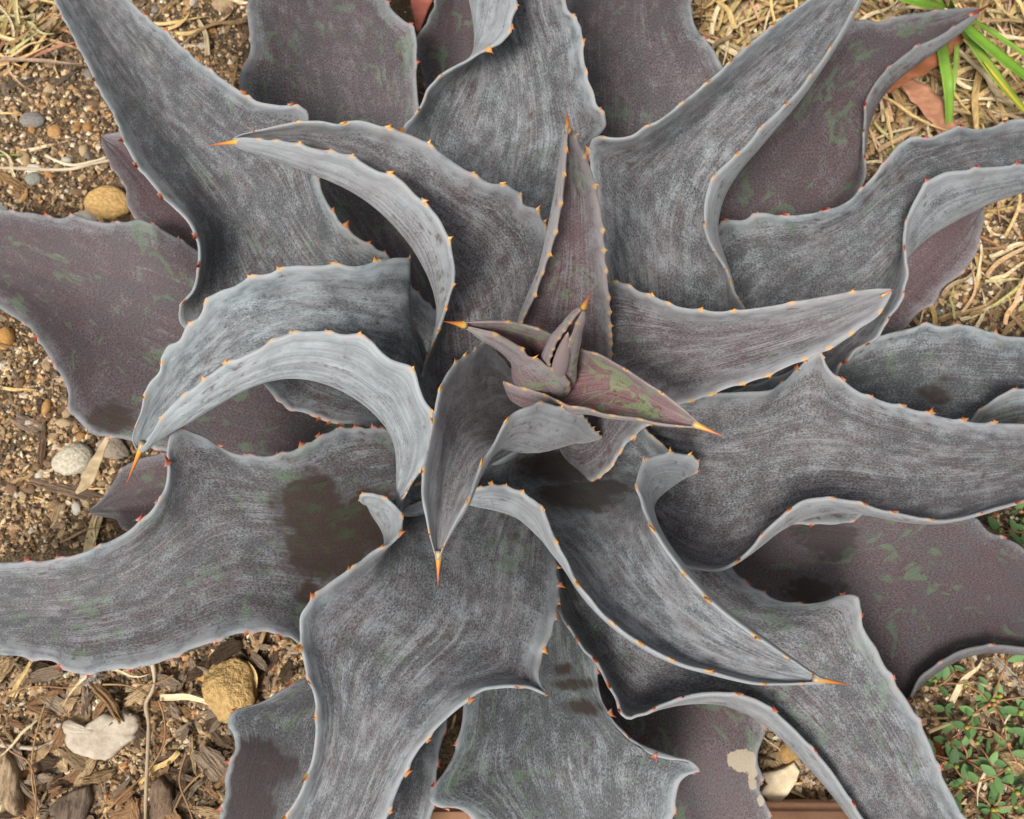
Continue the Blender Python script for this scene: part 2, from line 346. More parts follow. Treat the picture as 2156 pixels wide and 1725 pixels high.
  '1200,480,15 1222,380,17.5 1240,320,19.8 1258,288,21.8 1275,260,23.5 1268,240,24.3 1255,223,24.8 1249,197,25.3 1234,163,25.8 1229,133,26 1224,83,26.2 1221,57,26.3 1214,46,26.2 1195,23,26 1188,-5,25.8 1180,-60,25 1150,-130,24 1115,-180,22.6']),
 'L': dict(st=(.62, .35, .45, .5), teeth=1.25, rails=[
  '860,925,11 760,892,12.5 703,886,13.2 662,872,13.8 608,857,14.6 580,832,15.2 560,812,15.6 550,790,16 480,735,16.8 415,700,17.4 388,688,17.8 378,668,18.8 383,642,19.7 407,612,20.5 417,575,21.2 420,540,21.8 416,503,22.3 400,472,22.6 353,423,23 307,370,23.2 283,337,23.3 267,307,23.2 240,240,23 217,203,22.7 200,167,22.4 163,93,21.5 115,0,20.3 90,-50,19.3 130,-110,18',
  '830,740,9.5 710,650,13 600,545,16 490,410,18.8 405,300,20 322,192,20.2 240,90,19.8 190,0,19 150,-60,18.3 130,-110,18',
  '860,600,12 812,540,15 769,513,16.5 719,474,18 683,417,19.5 664,360,21 655,300,22.8 650,258,24.2 645,234,25 632,228,25.2 583,223,25.2 533,212,25 500,190,25 433,143,24.8 400,117,24.4 360,78,24 307,37,23 270,0,22.3 215,-40,21 130,-110,18']),
 'M': dict(st=(.74, .42, .4, .33), teeth=1.15, rails=[
  '1180,1080,13 1165,1150,15.5 1170,1200,17.5 1174,1250,19 1165,1300,20.5 1158,1340,21.3 1142,1360,21.7 1139,1390,22 1133,1417,22.6 1138,1443,23 1144,1459,23.2 1130,1453,23.5 1112,1447,23.7 1089,1445,23.8 1052,1447,24 1019,1452,24 992,1467,24 969,1487,23.9 945,1508,23.7 919,1533,23.4 892,1563,23 852,1627,22.2 822,1697,21.3 805,1740,20.7 770,1830,19 700,1960,16',
  '1050,1030,12.5 1030,1120,15.5 1000,1200,18 935,1300,20 873,1400,21.2 812,1500,21.7 760,1600,21.3 725,1700,20.3 705,1800,18.5 690,1960,15.8',
  '880,1050,14 815,1090,16.5 772,1068,17.7 792,1083,18.7 812,1103,19.5 821,1132,20.3 812,1156,21 790,1182,21.6 755,1215,22 705,1258,22.5 668,1300,22.7 660,1360,22.6 670,1420,22.5 688,1490,22.3 686,1550,21.8 670,1620,21.2 640,1700,20 625,1760,19 680,1960,15.8',
  '880,1020,15.5 800,1062,17.5 764,1058,18.6 758,1048,19.2 782,1040,20 805,1048,20.8 835,1070,21.3 845,1095,21.6 840,1125,22 815,1150,22.3 785,1163,22.6 749,1193,23 719,1212,23.3 697,1227,23.5 670,1250,23.6 647,1277,23.8 634,1297,23.8 633,1320,23.7 637,1363,23.5 647,1417,23.3 660,1452,23.2 667,1490,23 667,1533,22.7 660,1595,22.2 633,1670,21.3 603,1725,20.4 590,1800,19 620,1900,17 680,1960,16']),
 'N': dict(st=(.62, .45, .75, .6), teeth=1.2, stain_shade=[(650, 1065, 66, 62), (705, 1120, 100, 80), (690, 1165, 80, 50), (650, 1250, 28, 28), (775, 1090, 70, 60)], rails=[
  '810,1300,10.5 730,1375,12.8 640,1362,15 607,1338,16.3 580,1331,16.9 550,1327,17.3 500,1332,17.8 467,1342,18 427,1357,18.2 393,1368,18.3 360,1383,18.3 320,1398,18.2 283,1402,17.9 240,1408,17.6 200,1413,17.2 170,1416,17 147,1413,16.8 130,1400,16.6 110,1390,16.3 73,1387,16 50,1381,15.7 0,1377,15.2 -120,1360,13.3 -260,1300,11',
  '880,1040,10.5 770,1070,12.7 645,1110,14.8 520,1150,16.3 400,1190,17 280,1230,16.8 150,1260,15.9 0,1280,14.7 -120,1290,13 -260,1290,11',
  '870,915,12.5 780,905,14.8 700,910,16.3 677,922,16.7 633,945,17.4 587,960,18 540,962,18.5 500,957,19 467,945,19.5 433,922,20.5 400,911,21.2 374,907,21.8 361,916,22 355,935,21.9 354,958,21.8 355,992,21.5 347,1032,21 323,1072,20.5 300,1095,20 267,1122,19.5 213,1150,18.8 160,1170,18 100,1182,17.2 0,1187,16 -100,1195,14.5 -260,1280,11']),
 'O': dict(st=(.66, .42, .8, .62), teeth=1.2, rails=[
  '1380,1140,12 1470,1160,14 1535,1190,16 1545,1205,16.5 1570,1230,17.3 1604,1250,18 1637,1265,18.5 1670,1271,19 1704,1272,19.5 1737,1267,20 1770,1257,20.7 1790,1253,21.2 1805,1258,21.5 1809,1278,21.4 1808,1297,21.4 1827,1343,21.2 1844,1367,21 1854,1390,20.9 1887,1447,20.4 1904,1470,20 1927,1510,19.5 1957,1570,18.6 1977,1627,17.7 2004,1677,16.8 2027,1725,16 2060,1800,14.5 2090,1920,11',
  '1250,1130,11.5 1330,1230,14 1430,1330,16.2 1540,1400,17.5 1640,1450,18 1740,1520,17.6 1830,1610,16.6 1910,1720,14.9 1970,1800,13.4 2060,1920,11',
  '1190,1250,12 1222,1332,14 1268,1392,15.6 1308,1450,16.6 1345,1490,17 1400,1481,17.4 1480,1473,17.8 1527,1475,17.8 1564,1489,17.7 1604,1509,17.4 1637,1535,17.1 1670,1569,16.8 1704,1609,16.2 1737,1645,15.7 1770,1689,15 1797,1726,14.3 1880,1830,12.8 2050,1930,10.5',
  '1175,1220,14 1184,1300,16 1199,1322,16.5 1215,1345,17 1232,1372,17.6 1252,1388,18 1265,1410,18.4 1282,1443,19 1300,1475,19.4 1309,1503,19.6 1324,1513,19.8 1342,1506,19.9 1359,1503,20 1385,1488,20.1 1412,1478,20.2 1462,1463,20.3 1537,1461,20.3 1600,1478,20 1640,1508,19.6 1670,1535,19.2 1710,1578,18.6 1744,1617,18 1780,1670,17.2 1810,1717,16.4 1890,1810,14.5 2055,1925,11']),
 'P': dict(st=(.6, .15, .7, .6), teeth=1.1, stain_shade=[(1215, 1440, 60, 14, .62), (1230, 1490, 60, 18, .6), (1180, 1410, 26, 14, .7)], rails=[
  '1190,1270,9 1235,1350,11 1253,1390,12 1256,1417,12.4 1265,1467,13.3 1282,1503,14 1305,1533,14.7 1335,1563,15.3 1369,1587,16 1402,1598,16.5 1437,1602,17 1460,1607,17.3 1468,1619,17.3 1446,1631,17.2 1431,1645,17 1421,1680,16.5 1412,1725,15.8 1380,1800,14.5 1190,1960,11',
  '1150,1250,8 1145,1350,10 1140,1450,11.9 1145,1550,13.3 1160,1650,14 1170,1740,13.6 1180,1830,12.9 1190,1960,11',
  '1090,1270,9 1030,1380,11 980,1470,13 975,1517,13.8 967,1555,14.4 959,1583,14.8 942,1617,15.4 925,1643,15.8 911,1672,16.3 907,1684,16.5 919,1696,16.6 952,1699,16.3 972,1704,16.1 985,1713,15.9 1002,1725,15.6 1060,1790,14.5 1180,1960,11']),
 'Q': dict(wipe=0.0, st=(.05, .62, .7, .9), teeth=1.1, stain_shade=[(1720, 1240, 60, 25), (1740, 1130, 60, 45)], rails=[
  '1480,1060,7 1650,1060,10 1850,1065,12.5 2000,1075,13.5 2057,1094,13.5 2077,1118,13.3 2104,1132,13 2137,1144,12.6 2156,1158,12.3 2280,1230,10 2420,1330,7',
  '1430,1130,6.5 1560,1170,8.5 1700,1210,10 1850,1260,10.5 2000,1285,10.2 2156,1290,9.5 2280,1300,8.3 2420,1335,7',
  '1480,1240,6 1600,1330,7.5 1750,1425,9.3 1850,1470,10.5 1905,1482,11.2 1935,1440,11.3 1975,1410,11.3 2025,1381,11.2 2104,1370,10.6 2156,1376,10.2 2280,1372,8.8 2420,1340,6.8',
  '1480,1235,6.5 1600,1325,8 1750,1420,10 1860,1465,11.5 1912,1475,12 1925,1450,12.2 1935,1430,12.3 1970,1402,12.3 2020,1372,12.2 2054,1363,12 2104,1359,11.6 2156,1364,11 2280,1368,9.3 2420,1340,7']),
 'Q2': dict(st=(.55, .4, .3, .6), teeth=.9, rails=[
  '1480,990,10 1620,950,12.5 1760,920,14 1880,910,14.2 2000,920,12.7 2100,945,11',
  '1480,1060,9.5 1620,1030,12 1760,1000,13 1880,975,13 2000,960,12 2100,950,11',
  '1500,1130,10 1600,1108,12 1647,1105,13 1710,1101,13.8 1757,1103,14.3 1800,1092,14.6 1820,1080,14.6 1900,1040,14.5 2000,1000,13 2100,960,11']),
 'R': dict(st=(.68, .35, .4, .6), teeth=1.25, rails=[
  '1470,640,11 1480,560,13 1504,490,15 1535,466,16 1564,466,16.5 1607,450,17 1644,457,17.5 1687,454,18 1727,448,18.5 1757,440,18.8 1790,423,19.3 1817,397,19.8 1864,343,20.8 1887,313,21.3 1900,302,21.5 1917,291,21.7 1954,293,21.6 1987,280,21.5 2020,270,21.4 2057,275,21 2097,267,20.5 2130,254,20 2156,252,19.7 2260,250,17.5 2380,300,14.5',
  '1560,720,9.5 1650,620,12.5 1720,550,15 1800,480,17 1870,410,18.4 1930,360,19.1 2000,325,19.1 2080,305,18.6 2156,295,18 2270,290,16.3 2380,305,14.3',
  '1715,790,10.5 1775,720,13.5 1845,640,16 1885,580,17.3 1902,535,18 1916,510,18.2 1936,497,18.2 1971,479,18.2 2020,455,18 2060,432,17.8 2104,415,17.3 2156,400,16.7 2270,360,15.3 2380,308,14',
  '1700,830,12 1760,790,14.5 1768,768,15.3 1787,757,15.7 1800,738,16.2 1824,725,16.8 1850,708,17.5 1858,690,17.9 1870,668,18.3 1889,647,18.8 1904,602,19.4 1911,580,19.7 1907,550,20 1904,523,20.2 1904,493,20.5 1909,467,20.8 1917,443,21 1930,417,21.3 1940,400,21.5 1960,380,21.7 1984,367,21.8 2037,360,21.5 2067,355,21.2 2097,353,20.8 2156,348,20 2270,335,17.7 2380,306,14.4']),
 'S': dict(st=(.62, .25, .65, .5), teeth=1.0, stain_shade=[(1960, 830, 50, 20, .6), (2000, 800, 34, 16, .55)], rails=[
  '1620,800,9 1700,770,11 1800,738,12.5 1837,715,13 1870,704,13.5 1904,696,13.8 1930,690,14 1954,683,14.3 1977,689,14.3 2004,688,14.2 2037,687,14 2064,694,13.8 2087,703,13.5 2120,710,13.1 2156,712,12.7 2280,740,10.8 2400,780,9',
  '1600,860,8 1750,830,10 1880,800,11.5 2000,785,12.2 2100,775,12.2 2156,770,12 2280,770,10.5 2400,785,9',
  '1740,885,9 1900,920,10 2020,908,11.2 2060,898,12 2090,893,12.5 2156,885,12.8 2280,850,11 2400,795,8.8',
  '1760,865,10 1900,905,11.5 2010,897,13 2046,886,14 2060,866,14.7 2074,857,15 2104,835,15.5 2130,824,15.6 2156,820,15.5 2280,810,13 2400,790,9']),
 'T': dict(nosp=1, st=(.3, .84, .2, .9), teeth=.8, sp='2075,425,9.3', rails=[
  '1780,640,6 1850,540,8 1930,470,9.5 2000,440,10 2066,438,9.5',
  '1790,700,5 1870,610,7 1950,530,8.3 2020,475,9 2068,440,9.3',
  '1840,740,5.5 1900,692,7 1937,655,7.8 1968,635,8.2 1982,608,8.5 2020,578,8.8 2050,540,9.2 2066,487,9.5 2073,455,9.5 2069,438,9.4']),
 'U': dict(st=(.30, .74, .9, .85), teeth=1.1, sp='2096,3,12.4', rails=[
  '1450,430,9 1530,330,11.5 1620,220,13.5 1720,110,15 1777,60,15.3 1800,46,15.4 1824,43,15.4 1850,48,15.2 1880,40,15 1904,33,14.8 1944,28,14.4 2020,18,13.4 2060,17,12.8',
  '1500,520,7.5 1590,430,9.5 1680,320,11.5 1770,210,13 1860,130,13.7 1950,70,13.5 2020,36,12.9 2060,20,12.6',
  '1600,570,7.5 1700,500,9.5 1790,400,11 1815,335,12 1826,257,12.6 1841,215,13 1855,195,13.2 1888,162,13.5 1921,139,13.5 1971,105,13.4 2020,72,13 2060,31,12.5',
  '1640,580,8.5 1740,490,10.5 1810,400,12.5 1823,367,13 1818,325,13.6 1819,277,14.1 1821,250,14.4 1824,213,14.6 1837,187,14.8 1850,167,14.9 1877,140,14.9 1897,123,14.8 1930,100,14.6 1967,83,14.3 2020,50,13.5 2058,26,12.8']),
 'V': dict(st=(.42, .6, .7, .75), teeth=1.1, rails=[
  '1230,430,9 1190,280,11.5 1165,150,14 1172,80,15 1185,20,15 1200,-50,14 1300,-150,11',
  '1310,450,8 1320,330,10 1325,200,12 1325,80,13 1325,-30,13 1330,-150,11',
  '1400,420,9 1490,260,12 1535,170,14 1517,137,15 1497,100,15.2 1477,80,15.2 1460,50,15 1454,17,14.7 1445,-30,14 1380,-150,11']),
 'W': dict(st=(.42, .58, .9, .85), teeth=1.1, rails=[
  '830,640,5.5 720,480,8 610,340,10.5 540,240,12.5 509,185,14 506,163,14.2 511,150,14.2 520,133,14.2 530,100,14.2 526,60,14 523,33,13.7 527,-10,13.2 560,-100,11.5 640,-200,9',
  '890,660,4.5 840,520,6.5 790,380,8.7 745,240,10.5 705,130,11.5 680,40,11.8 665,-50,11.3 655,-130,10 650,-200,9',
  '970,620,6.5 930,480,8.7 900,330,10.3 882,235,11.5 876,170,12.8 875,130,13.5 877,100,13.9 874,74,14.2 868,60,14.3 852,47,14.3 829,27,14.1 806,-5,13.6 760,-100,11.5 660,-200,9']),
 'X': dict(st=(.15, .7, .9, 1.0), teeth=.8, rails=[
  '930,300,5 895,180,7 879,90,8.5 885,68,9 899,50,9.3 905,33,9.3 915,15,9.2 917,-20,9 940,-120,7.5',
  '980,310,4.5 970,200,6 965,100,7 965,0,7.5 965,-120,7',
  '1030,300,5 1050,180,7 1050,80,8.5 1030,0,9 990,-120,7.2']),
 'Y': dict(st=(.27, .7, .85, .9), teeth=1.2, stain_shade=[(235, 880, 45, 32)], rails=[
  '840,965,4.8 700,990,6 520,980,7 420,965,7.7 355,950,8.3 277,927,8.9 233,917,9.3 200,915,9.6 187,905,9.7 167,885,10 148,862,10.4 144,822,10.7 133,795,10.9 113,762,11 97,738,11 83,715,11 60,685,10.7 27,665,10.3 0,648,9.8 -100,610,8.3 -240,520,6',
  '860,850,4.2 700,830,5.6 560,780,6.9 400,700,8.4 260,640,9.2 140,595,9.3 0,555,8.6 -100,535,7.5 -240,510,6',
  '700,700,5.5 520,600,7.5 400,520,10 340,485,11.4 318,474,11.9 293,463,12.2 267,470,12.2 240,472,12.2 200,467,12.2 157,457,12.2 123,462,12 97,457,12 67,450,11.8 27,448,11.3 0,441,11 -100,430,9 -240,500,6']),
 'Z': dict(nosp=1, st=(.28, .84, .35, .9), teeth=.7, rails=[
  '560,620,5.5 430,560,7 340,490,8.3 285,457,9 268,428,9.2 266,397,9.2 250,370,9.2 233,348,9 230,340,9 216,308,8.6 214,293,8.4',
  '560,560,5 440,460,7 340,370,8 270,310,8.2 217,288,8.2',
  '580,500,5.5 470,390,7.5 380,320,8.8 310,285,9 250,279,8.8 219,285,8.3']),
 'BB': dict(nosp=1, st=(.1, .8, .8, .95), teeth=.8, rails=[
  '520,1130,3.5 400,1130,4.8 300,1130,5.4 265,1113,5.5 254,1107,5.5 247,1095,5.5 217,1088,5.5 192,1083,5.4',
  '520,1060,3 400,1040,4.3 300,1055,5 230,1072,5.3 189,1077,5.4',
  '520,990,3.5 400,960,5 320,960,5.8 262,985,6 238,1018,6 213,1052,5.8 190,1072,5.5']),
 'CC': dict(wipe=0.0, st=(.5, .3, .5, .8), teeth=1.0, stain_shade=[(545, 1610, 70, 60), (520, 1690, 60, 70)], rails=[
  '990,1330,5.5 960,1430,7.5 937,1530,9 920,1600,10 915,1670,10.5 900,1740,10.5 830,1850,9 620,1960,7',
  '890,1320,5 810,1430,7 740,1540,8.3 690,1640,8.8 660,1740,8.6 640,1850,7.8 610,1960,7',
  '800,1340,5.5 700,1400,7.5 633,1433,9 600,1450,9.6 550,1479,10.3 513,1491,10.8 486,1505,11.2 481,1520,11.2 494,1548,11 497,1580,10.9 484,1612,10.8 475,1642,10.6 477,1663,10.4 473,1690,10.2 463,1725,9.8 480,1820,8.5 600,1960,7']),
 'DD': dict(st=(.16, .7, .75, .9), teeth=.9, tan=[(1563, 1603, 26, 24), (1585, 1640, 14, 28, .7), (1602, 1685, 10, 16, .6)], rails=[
  '1350,1340,5 1480,1430,7 1570,1492,8.5 1602,1521,9 1609,1543,9 1602,1562,9 1594,1585,8.9 1594,1607,8.8 1603,1635,8.6 1597,1660,8.5 1610,1687,8.2 1620,1725,7.8 1600,1820,6.5 1500,1930,5',
  '1290,1370,4.5 1380,1480,6 1440,1580,7 1470,1680,7 1480,1800,6.2 1480,1930,5',
  '1230,1400,5 1270,1500,6.8 1310,1600,8 1340,1680,8.3 1360,1760,8 1460,1930,5']),
}

AX = p2w(1172, 840, 0.19)
AX = Vector((AX.x, AX.y, 0.0))
agave = link('agave_plant', None)
agave.location = AX
tag(agave, 'large grey blue agave rosette with orange toothed leaves growing from the soil', 'agave')


def hermite(P, x, xs):
    """Interpolate control points P (k,3) at parameters x (k,) for samples xs; three-point tangents."""
    k = len(P)
    d = np.diff(x); s = np.diff(P, axis=0) / d[:, None]
    m = np.zeros_like(P)
    if k == 2:
        m[:] = s[0]
    else:
        w = (d[1:] / (d[:-1] + d[1:]))[:, None]
        m[1:-1] = w * s[:-1] + (1 - w) * s[1:]
        m[0] = 1.5 * s[0] - 0.5 * m[1]
        m[-1] = 1.5 * s[-1] - 0.5 * m[-2]
    i = np.clip(np.searchsorted(x, xs, side='right') - 1, 0, k - 2)
    h = d[i]; t = ((xs - x[i]) / h)
    t2, t3 = t * t, t * t * t
    H = lambda a: a[:, None]
    return H(2 * t3 - 3 * t2 + 1) * P[i] + H((t3 - 2 * t2 + t) * h) * m[i] + H(-2 * t3 + 3 * t2) * P[i + 1] + H((t3 - t2) * h) * m[i + 1]


def parse(s):
    out = []
    for q in s.split():
        a, b, c = q.split(',')
        out.append(p2w(float(a), float(b), float(c) * 0.01))
    return np.array([tuple(v) for v in out])


rng = random.Random(7)
NS, NTT = 170, 34
leaf_objs, tooth_specs = [], []
bvh_V, bvh_F = [], []


def smooth1(a, n):
    for _ in range(n):
        b = a.copy()
        b[1:-1] = 0.25 * a[:-2] + 0.5 * a[1:-1] + 0.25 * a[2:]
        a = b
    return a


def build_leaf(key, d):
    R = [parse(r) for r in d['rails']]
    cen = np.mean([r[0] for r in R], axis=0)
    # run the blade back to the stem, narrowing into the clasping base
    ax = np.array([AX.x, AX.y, 0.0])
    for i, r in enumerate(R):
        tgt = ax + (cen - ax) * np.array([.12, .12, 0]) + np.array([0, 0, max(0.02, cen[2] - 0.035)])
        q = tgt + (r[0] - cen) * 0.4
        if np.linalg.norm(q - r[0]) < 0.012: q = r[0] + (q - r[0]) * 0.5 + np.array([0, 0, -0.012])
        R[i] = np.vstack([q, r])
    su = np.linspace(0, 1, NS)
    rails = []
    for r in R:
        x = np.concatenate([[0], np.cumsum(np.maximum(np.linalg.norm(np.diff(r, axis=0), axis=1), 1e-5))])
        rails.append(hermite(r, x / x[-1], su))
    rails = np.array(rails)                               # (k, NS, 3)
    tt = np.linspace(0, 1, NTT)
    tt = 0.5 * tt + 0.5 * (0.5 - 0.5 * np.cos(np.pi * tt))  # denser at the margins
    S = np.zeros((NS, NTT, 3))
    mean_w = np.maximum(np.linalg.norm(np.diff(rails, axis=0), axis=2), 1e-5)
    for i in range(NS):
        x = np.concatenate([[0], np.cumsum(mean_w[:, i])])
        S[i] = hermite(rails[:, i], x / x[-1], tt)
    # the blade runs smoothly along its length away from the margins
    SS = S.copy()
    for _ in range(140):
        SS[1:-1] = 0.25 * SS[:-2] + 0.5 * SS[1:-1] + 0.25 * SS[2:]
    S4 = S.copy()
    for _ in range(12):
        S4[1:-1] = 0.25 * S4[:-2] + 0.5 * S4[1:-1] + 0.25 * S4[2:]
    dm = np.minimum(tt, 1 - tt)
    wa = np.clip(dm / 0.10, 0, 1); wa = (wa * wa * (3 - 2 * wa))[None, :, None]
    wb = np.clip((dm - 0.06) / 0.26, 0, 1); wb = (wb * wb * (3 - 2 * wb))[None, :, None]
    endw = np.clip((1 - su) / 0.10, 0, 1)[:, None, None]
    S = S + (S4 - S) * wa * endw
    S = S + (SS - S) * wb * endw * d.get('sm', 0.8)
    seed = rng.random() * 50
    # margins: a bump below every tooth
    width = np.linalg.norm(np.diff(S, axis=1), axis=2).sum(1)
    wmax = width.max()
    length = np.linalg.norm(np.diff(S[:, NTT // 2], axis=0), axis=1).sum()
    teeth = []
    halo = np.zeros((NS, NTT))
    for side in (0, -1):
        E = S[:, side]
        L = np.concatenate([[0], np.cumsum(np.linalg.norm(np.diff(E, axis=0), axis=1))])
        a = L[-1] * d.get('ts', 0.17)
        pos = []
        while a < L[-1] * 0.975:
            f = a / L[-1]
            pos.append(a)
            gap = (0.0085 + 0.0215 * min(1, max(0, (f - .2) / .35))) * (0.6 + 0.85 * rng.random()) * (0.62 + 0.38 * d['teeth']) * (1 + .25 * d['st'][3])
            a += gap
        inner = 2 if side == 0 else -3
        out = S[:, side] - S[:, inner]
        out /= np.maximum(np.linalg.norm(out, axis=1), 1e-6)[:, None]
        out = smooth1(out, 3)
        bump = np.zeros(NS)
        amp = 0.0021 * d['teeth'] * np.clip((width / wmax) * 2.0, .15, 1)
        for p in pos:
            w = 0.0042
            bump += np.exp(-((L - p) / w) ** 2)
        bump = np.clip(bump, 0, 1.2) * amp
        dist = np.concatenate([np.zeros((NS, 1)), np.cumsum(np.linalg.norm(np.diff(S if side == 0 else S[:, ::-1], axis=1), axis=2), axis=1)], axis=1)
        if side == -1: dist = dist[:, ::-1]
        fall = np.exp(-(dist / 0.006) ** 2)
        hh = np.zeros(NS)
        for p in pos: hh = np.maximum(hh, np.exp(-((L - p) / 0.0030) ** 2))
        halo = np.maximum(halo, hh[:, None] * np.exp(-(dist / 0.0026) ** 2))
        S = S + (bump[:, None] * fall)[:, :, None] * out[:, None, :]
        for p in pos:
            i = int(np.clip(np.searchsorted(L, p), 1, NS - 2))
            f = p / L[-1]
            teeth.append((side, i, f, out[i]))
    # undulating surface detail: shallow lengthwise ribs
    ds = np.gradient(S, axis=0); dt = np.gradient(S, axis=1)
    N = np.cross(dt, ds)
    nl = np.linalg.norm(N, axis=2)
    N = N / np.maximum(nl, 1e-12)[:, :, None]
    bad = nl < 1e-10
    for i in range(1, NS):
        N[i][bad[i]] = N[i - 1][bad[i]]
    for _ in range(2):
        N[1:-1] = N[:-2] + 2 * N[1:-1] + N[2:]
        N /= np.maximum(np.linalg.norm(N, axis=2), 1e-9)[:, :, None]
    prof = np.sin(np.pi * np.clip(tt, 0, 1)) ** 0.7
    sc = d.get('thick', 1.0) * (0.55 + 0.45 * d['teeth'])
    taper = np.clip((1 - su) / 0.12, 0.35, 1)
    TH = (0.0020 + 0.0040 * prof[None, :] * (0.55 + 0.6 * (1 - su))[:, None]) * taper[:, None] * sc
    rip = np.array([[noise.noise((tt[j] * 6 + seed, su[i] * 5.0, seed)) for j in range(NTT)] for i in range(NS)])
    S = S + N * (rip * 0.0016 * prof[None, :])[:, :, None]
    top = S + N * (TH * 0.5)[:, :, None]
    bot = S - N * (TH * 0.5)[:, :, None]
    # rounded margin
    outL = S[:, 0] - S[:, 1]; outL /= np.maximum(np.linalg.norm(outL, axis=1), 1e-7)[:, None]
    outR = S[:, -1] - S[:, -2]; outR /= np.maximum(np.linalg.norm(outR, axis=1), 1e-7)[:, None]
    eL = S[:, 0] + outL * TH[:, :1] * 0.45
    eR = S[:, -1] + outR * TH[:, -1:] * 0.45
    ring = np.concatenate([eL[:, None], top, eR[:, None], bot[:, ::-1]], axis=1)     # (NS, NR, 3)
    NR = ring.shape[1]
    V = ring.reshape(-1, 3) - np.array(AX)
    ii, jj = np.meshgrid(np.arange(NS - 1), np.arange(NR), indexing='ij')
    j2 = (jj + 1) % NR
    Q = np.stack([ii * NR + jj, ii * NR + j2, (ii + 1) * NR + j2, (ii + 1) * NR + jj], -1).reshape(-1, 4)
    # caps
    caps = []
    for base in (0, (NS - 1) * NR):
        for j in range(1, NTT):
            a, b = base + j, base + j + 1
            c, e = base + NR - j - 1 + 0, base + NR - j
            q = (a, b, (base + (NR - j - 1)), (base + ((NR - j) % NR)))
            caps.append(q if base else q[::-1])
    Q = np.vstack([Q, np.array(caps)])
    me = fast_mesh('leaf', V, Q, M_LEAF)
    # attributes
    tx = np.concatenate([[0], tt, [1], tt[::-1]])
    dL = np.minimum(np.concatenate([np.zeros((NS, 1)), np.cumsum(np.linalg.norm(np.diff(S, axis=1), axis=2), axis=1)], axis=1),
                    np.concatenate([np.cumsum(np.linalg.norm(np.diff(S, axis=1), axis=2)[:, ::-1], axis=1)[:, ::-1], np.zeros((NS, 1))], axis=1))
    ed = np.concatenate([np.zeros((NS, 1)), dL, np.zeros((NS, 1)), dL[:, ::-1]], axis=1)
    side_b = np.concatenate([[0.3], np.zeros(NTT), [0.3], np.ones(NTT)])
    pix = w2p(ring.reshape(-1, 3))

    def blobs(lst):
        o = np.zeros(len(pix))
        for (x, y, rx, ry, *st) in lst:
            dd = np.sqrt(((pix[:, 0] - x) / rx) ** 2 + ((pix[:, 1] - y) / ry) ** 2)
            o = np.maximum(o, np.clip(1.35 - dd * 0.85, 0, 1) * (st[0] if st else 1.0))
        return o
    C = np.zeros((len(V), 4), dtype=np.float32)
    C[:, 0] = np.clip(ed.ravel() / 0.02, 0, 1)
    C[:, 1] = blobs(d.get('stain_shade', []))
    C[:, 2] = blobs(d.get('tan', []))
    C[:, 3] = np.tile(side_b, NS)
    ca = me.color_attributes.new('mask', 'FLOAT_COLOR', 'POINT')
    ca.data.foreach_set('color', C.ravel())
    H = np.zeros((len(V), 4), dtype=np.float32)
    H[:, 0] = np.concatenate([halo[:, :1], halo, halo[:, -1:], halo[:, ::-1]], axis=1).ravel()
    H[:, 1] = min(1.0, d['st'][3] * 1.6)
    ha = me.color_attributes.new('halo', 'FLOAT_COLOR', 'POINT')
    ha.data.foreach_set('color', H.ravel())
    uvl = me.uv_layers.new(name='UVMap')
    U = np.stack([np.tile((tx - 0.5) * wmax, NS) + np.tile(np.where(np.arange(NR) > NTT + 1, 0.5, 0.0), NS), np.repeat(su * length, NR)], 1).astype(np.float32)
    vi = np.zeros(len(me.loops), dtype=np.int32)
    me.loops.foreach_get('vertex_index', vi)
    uvl.data.foreach_set('uv', U[vi].ravel())
    o = link('leaf', me, agave)
    o.color = (d['st'][0], d['st'][1], d['st'][2], d.get('wipe', 1.0))
    off = sum(len(v) for v in bvh_V)
    bvh_V.append(ring.reshape(-1, 3)); bvh_F.append(Q + off)
    for (side, i, f, ov) in teeth:
        n = N[i, side]
        p = S[i, side] + ov * TH[i, 0] * 0.2
        size = (0.0034 if f > .3 else 0.0026) * d['teeth'] * (0.55 + 0.85 * rng.random() ** 1.3) * (1.0 if f < .8 else 1 - (f - .8) * 2.2)
        tooth_specs.append((o, np.array(p), ov, n, S[min(i + 2, NS - 1), side] - S[max(i - 2, 0), side], size, d['st'][3], f))
    # horny terminal spine
    tip = S[-1].mean(0)
    if 'sp' in d:
        a, b, c = [float(v) for v in d['sp'].split(',')]
        end = np.array(p2w(a, b, c * 0.01))
    else:
        dirn = S[-1].mean(0) - S[-8].mean(0)
        end = tip + dirn / np.linalg.norm(dirn) * 0.022
    if not d.get('nosp'):
        spine(o, S[-5].mean(0), end, max(0.0008, 0.30 * min(width[-5], 0.0095) * d.get('spr', 1.0)), d['st'][3])
    return o


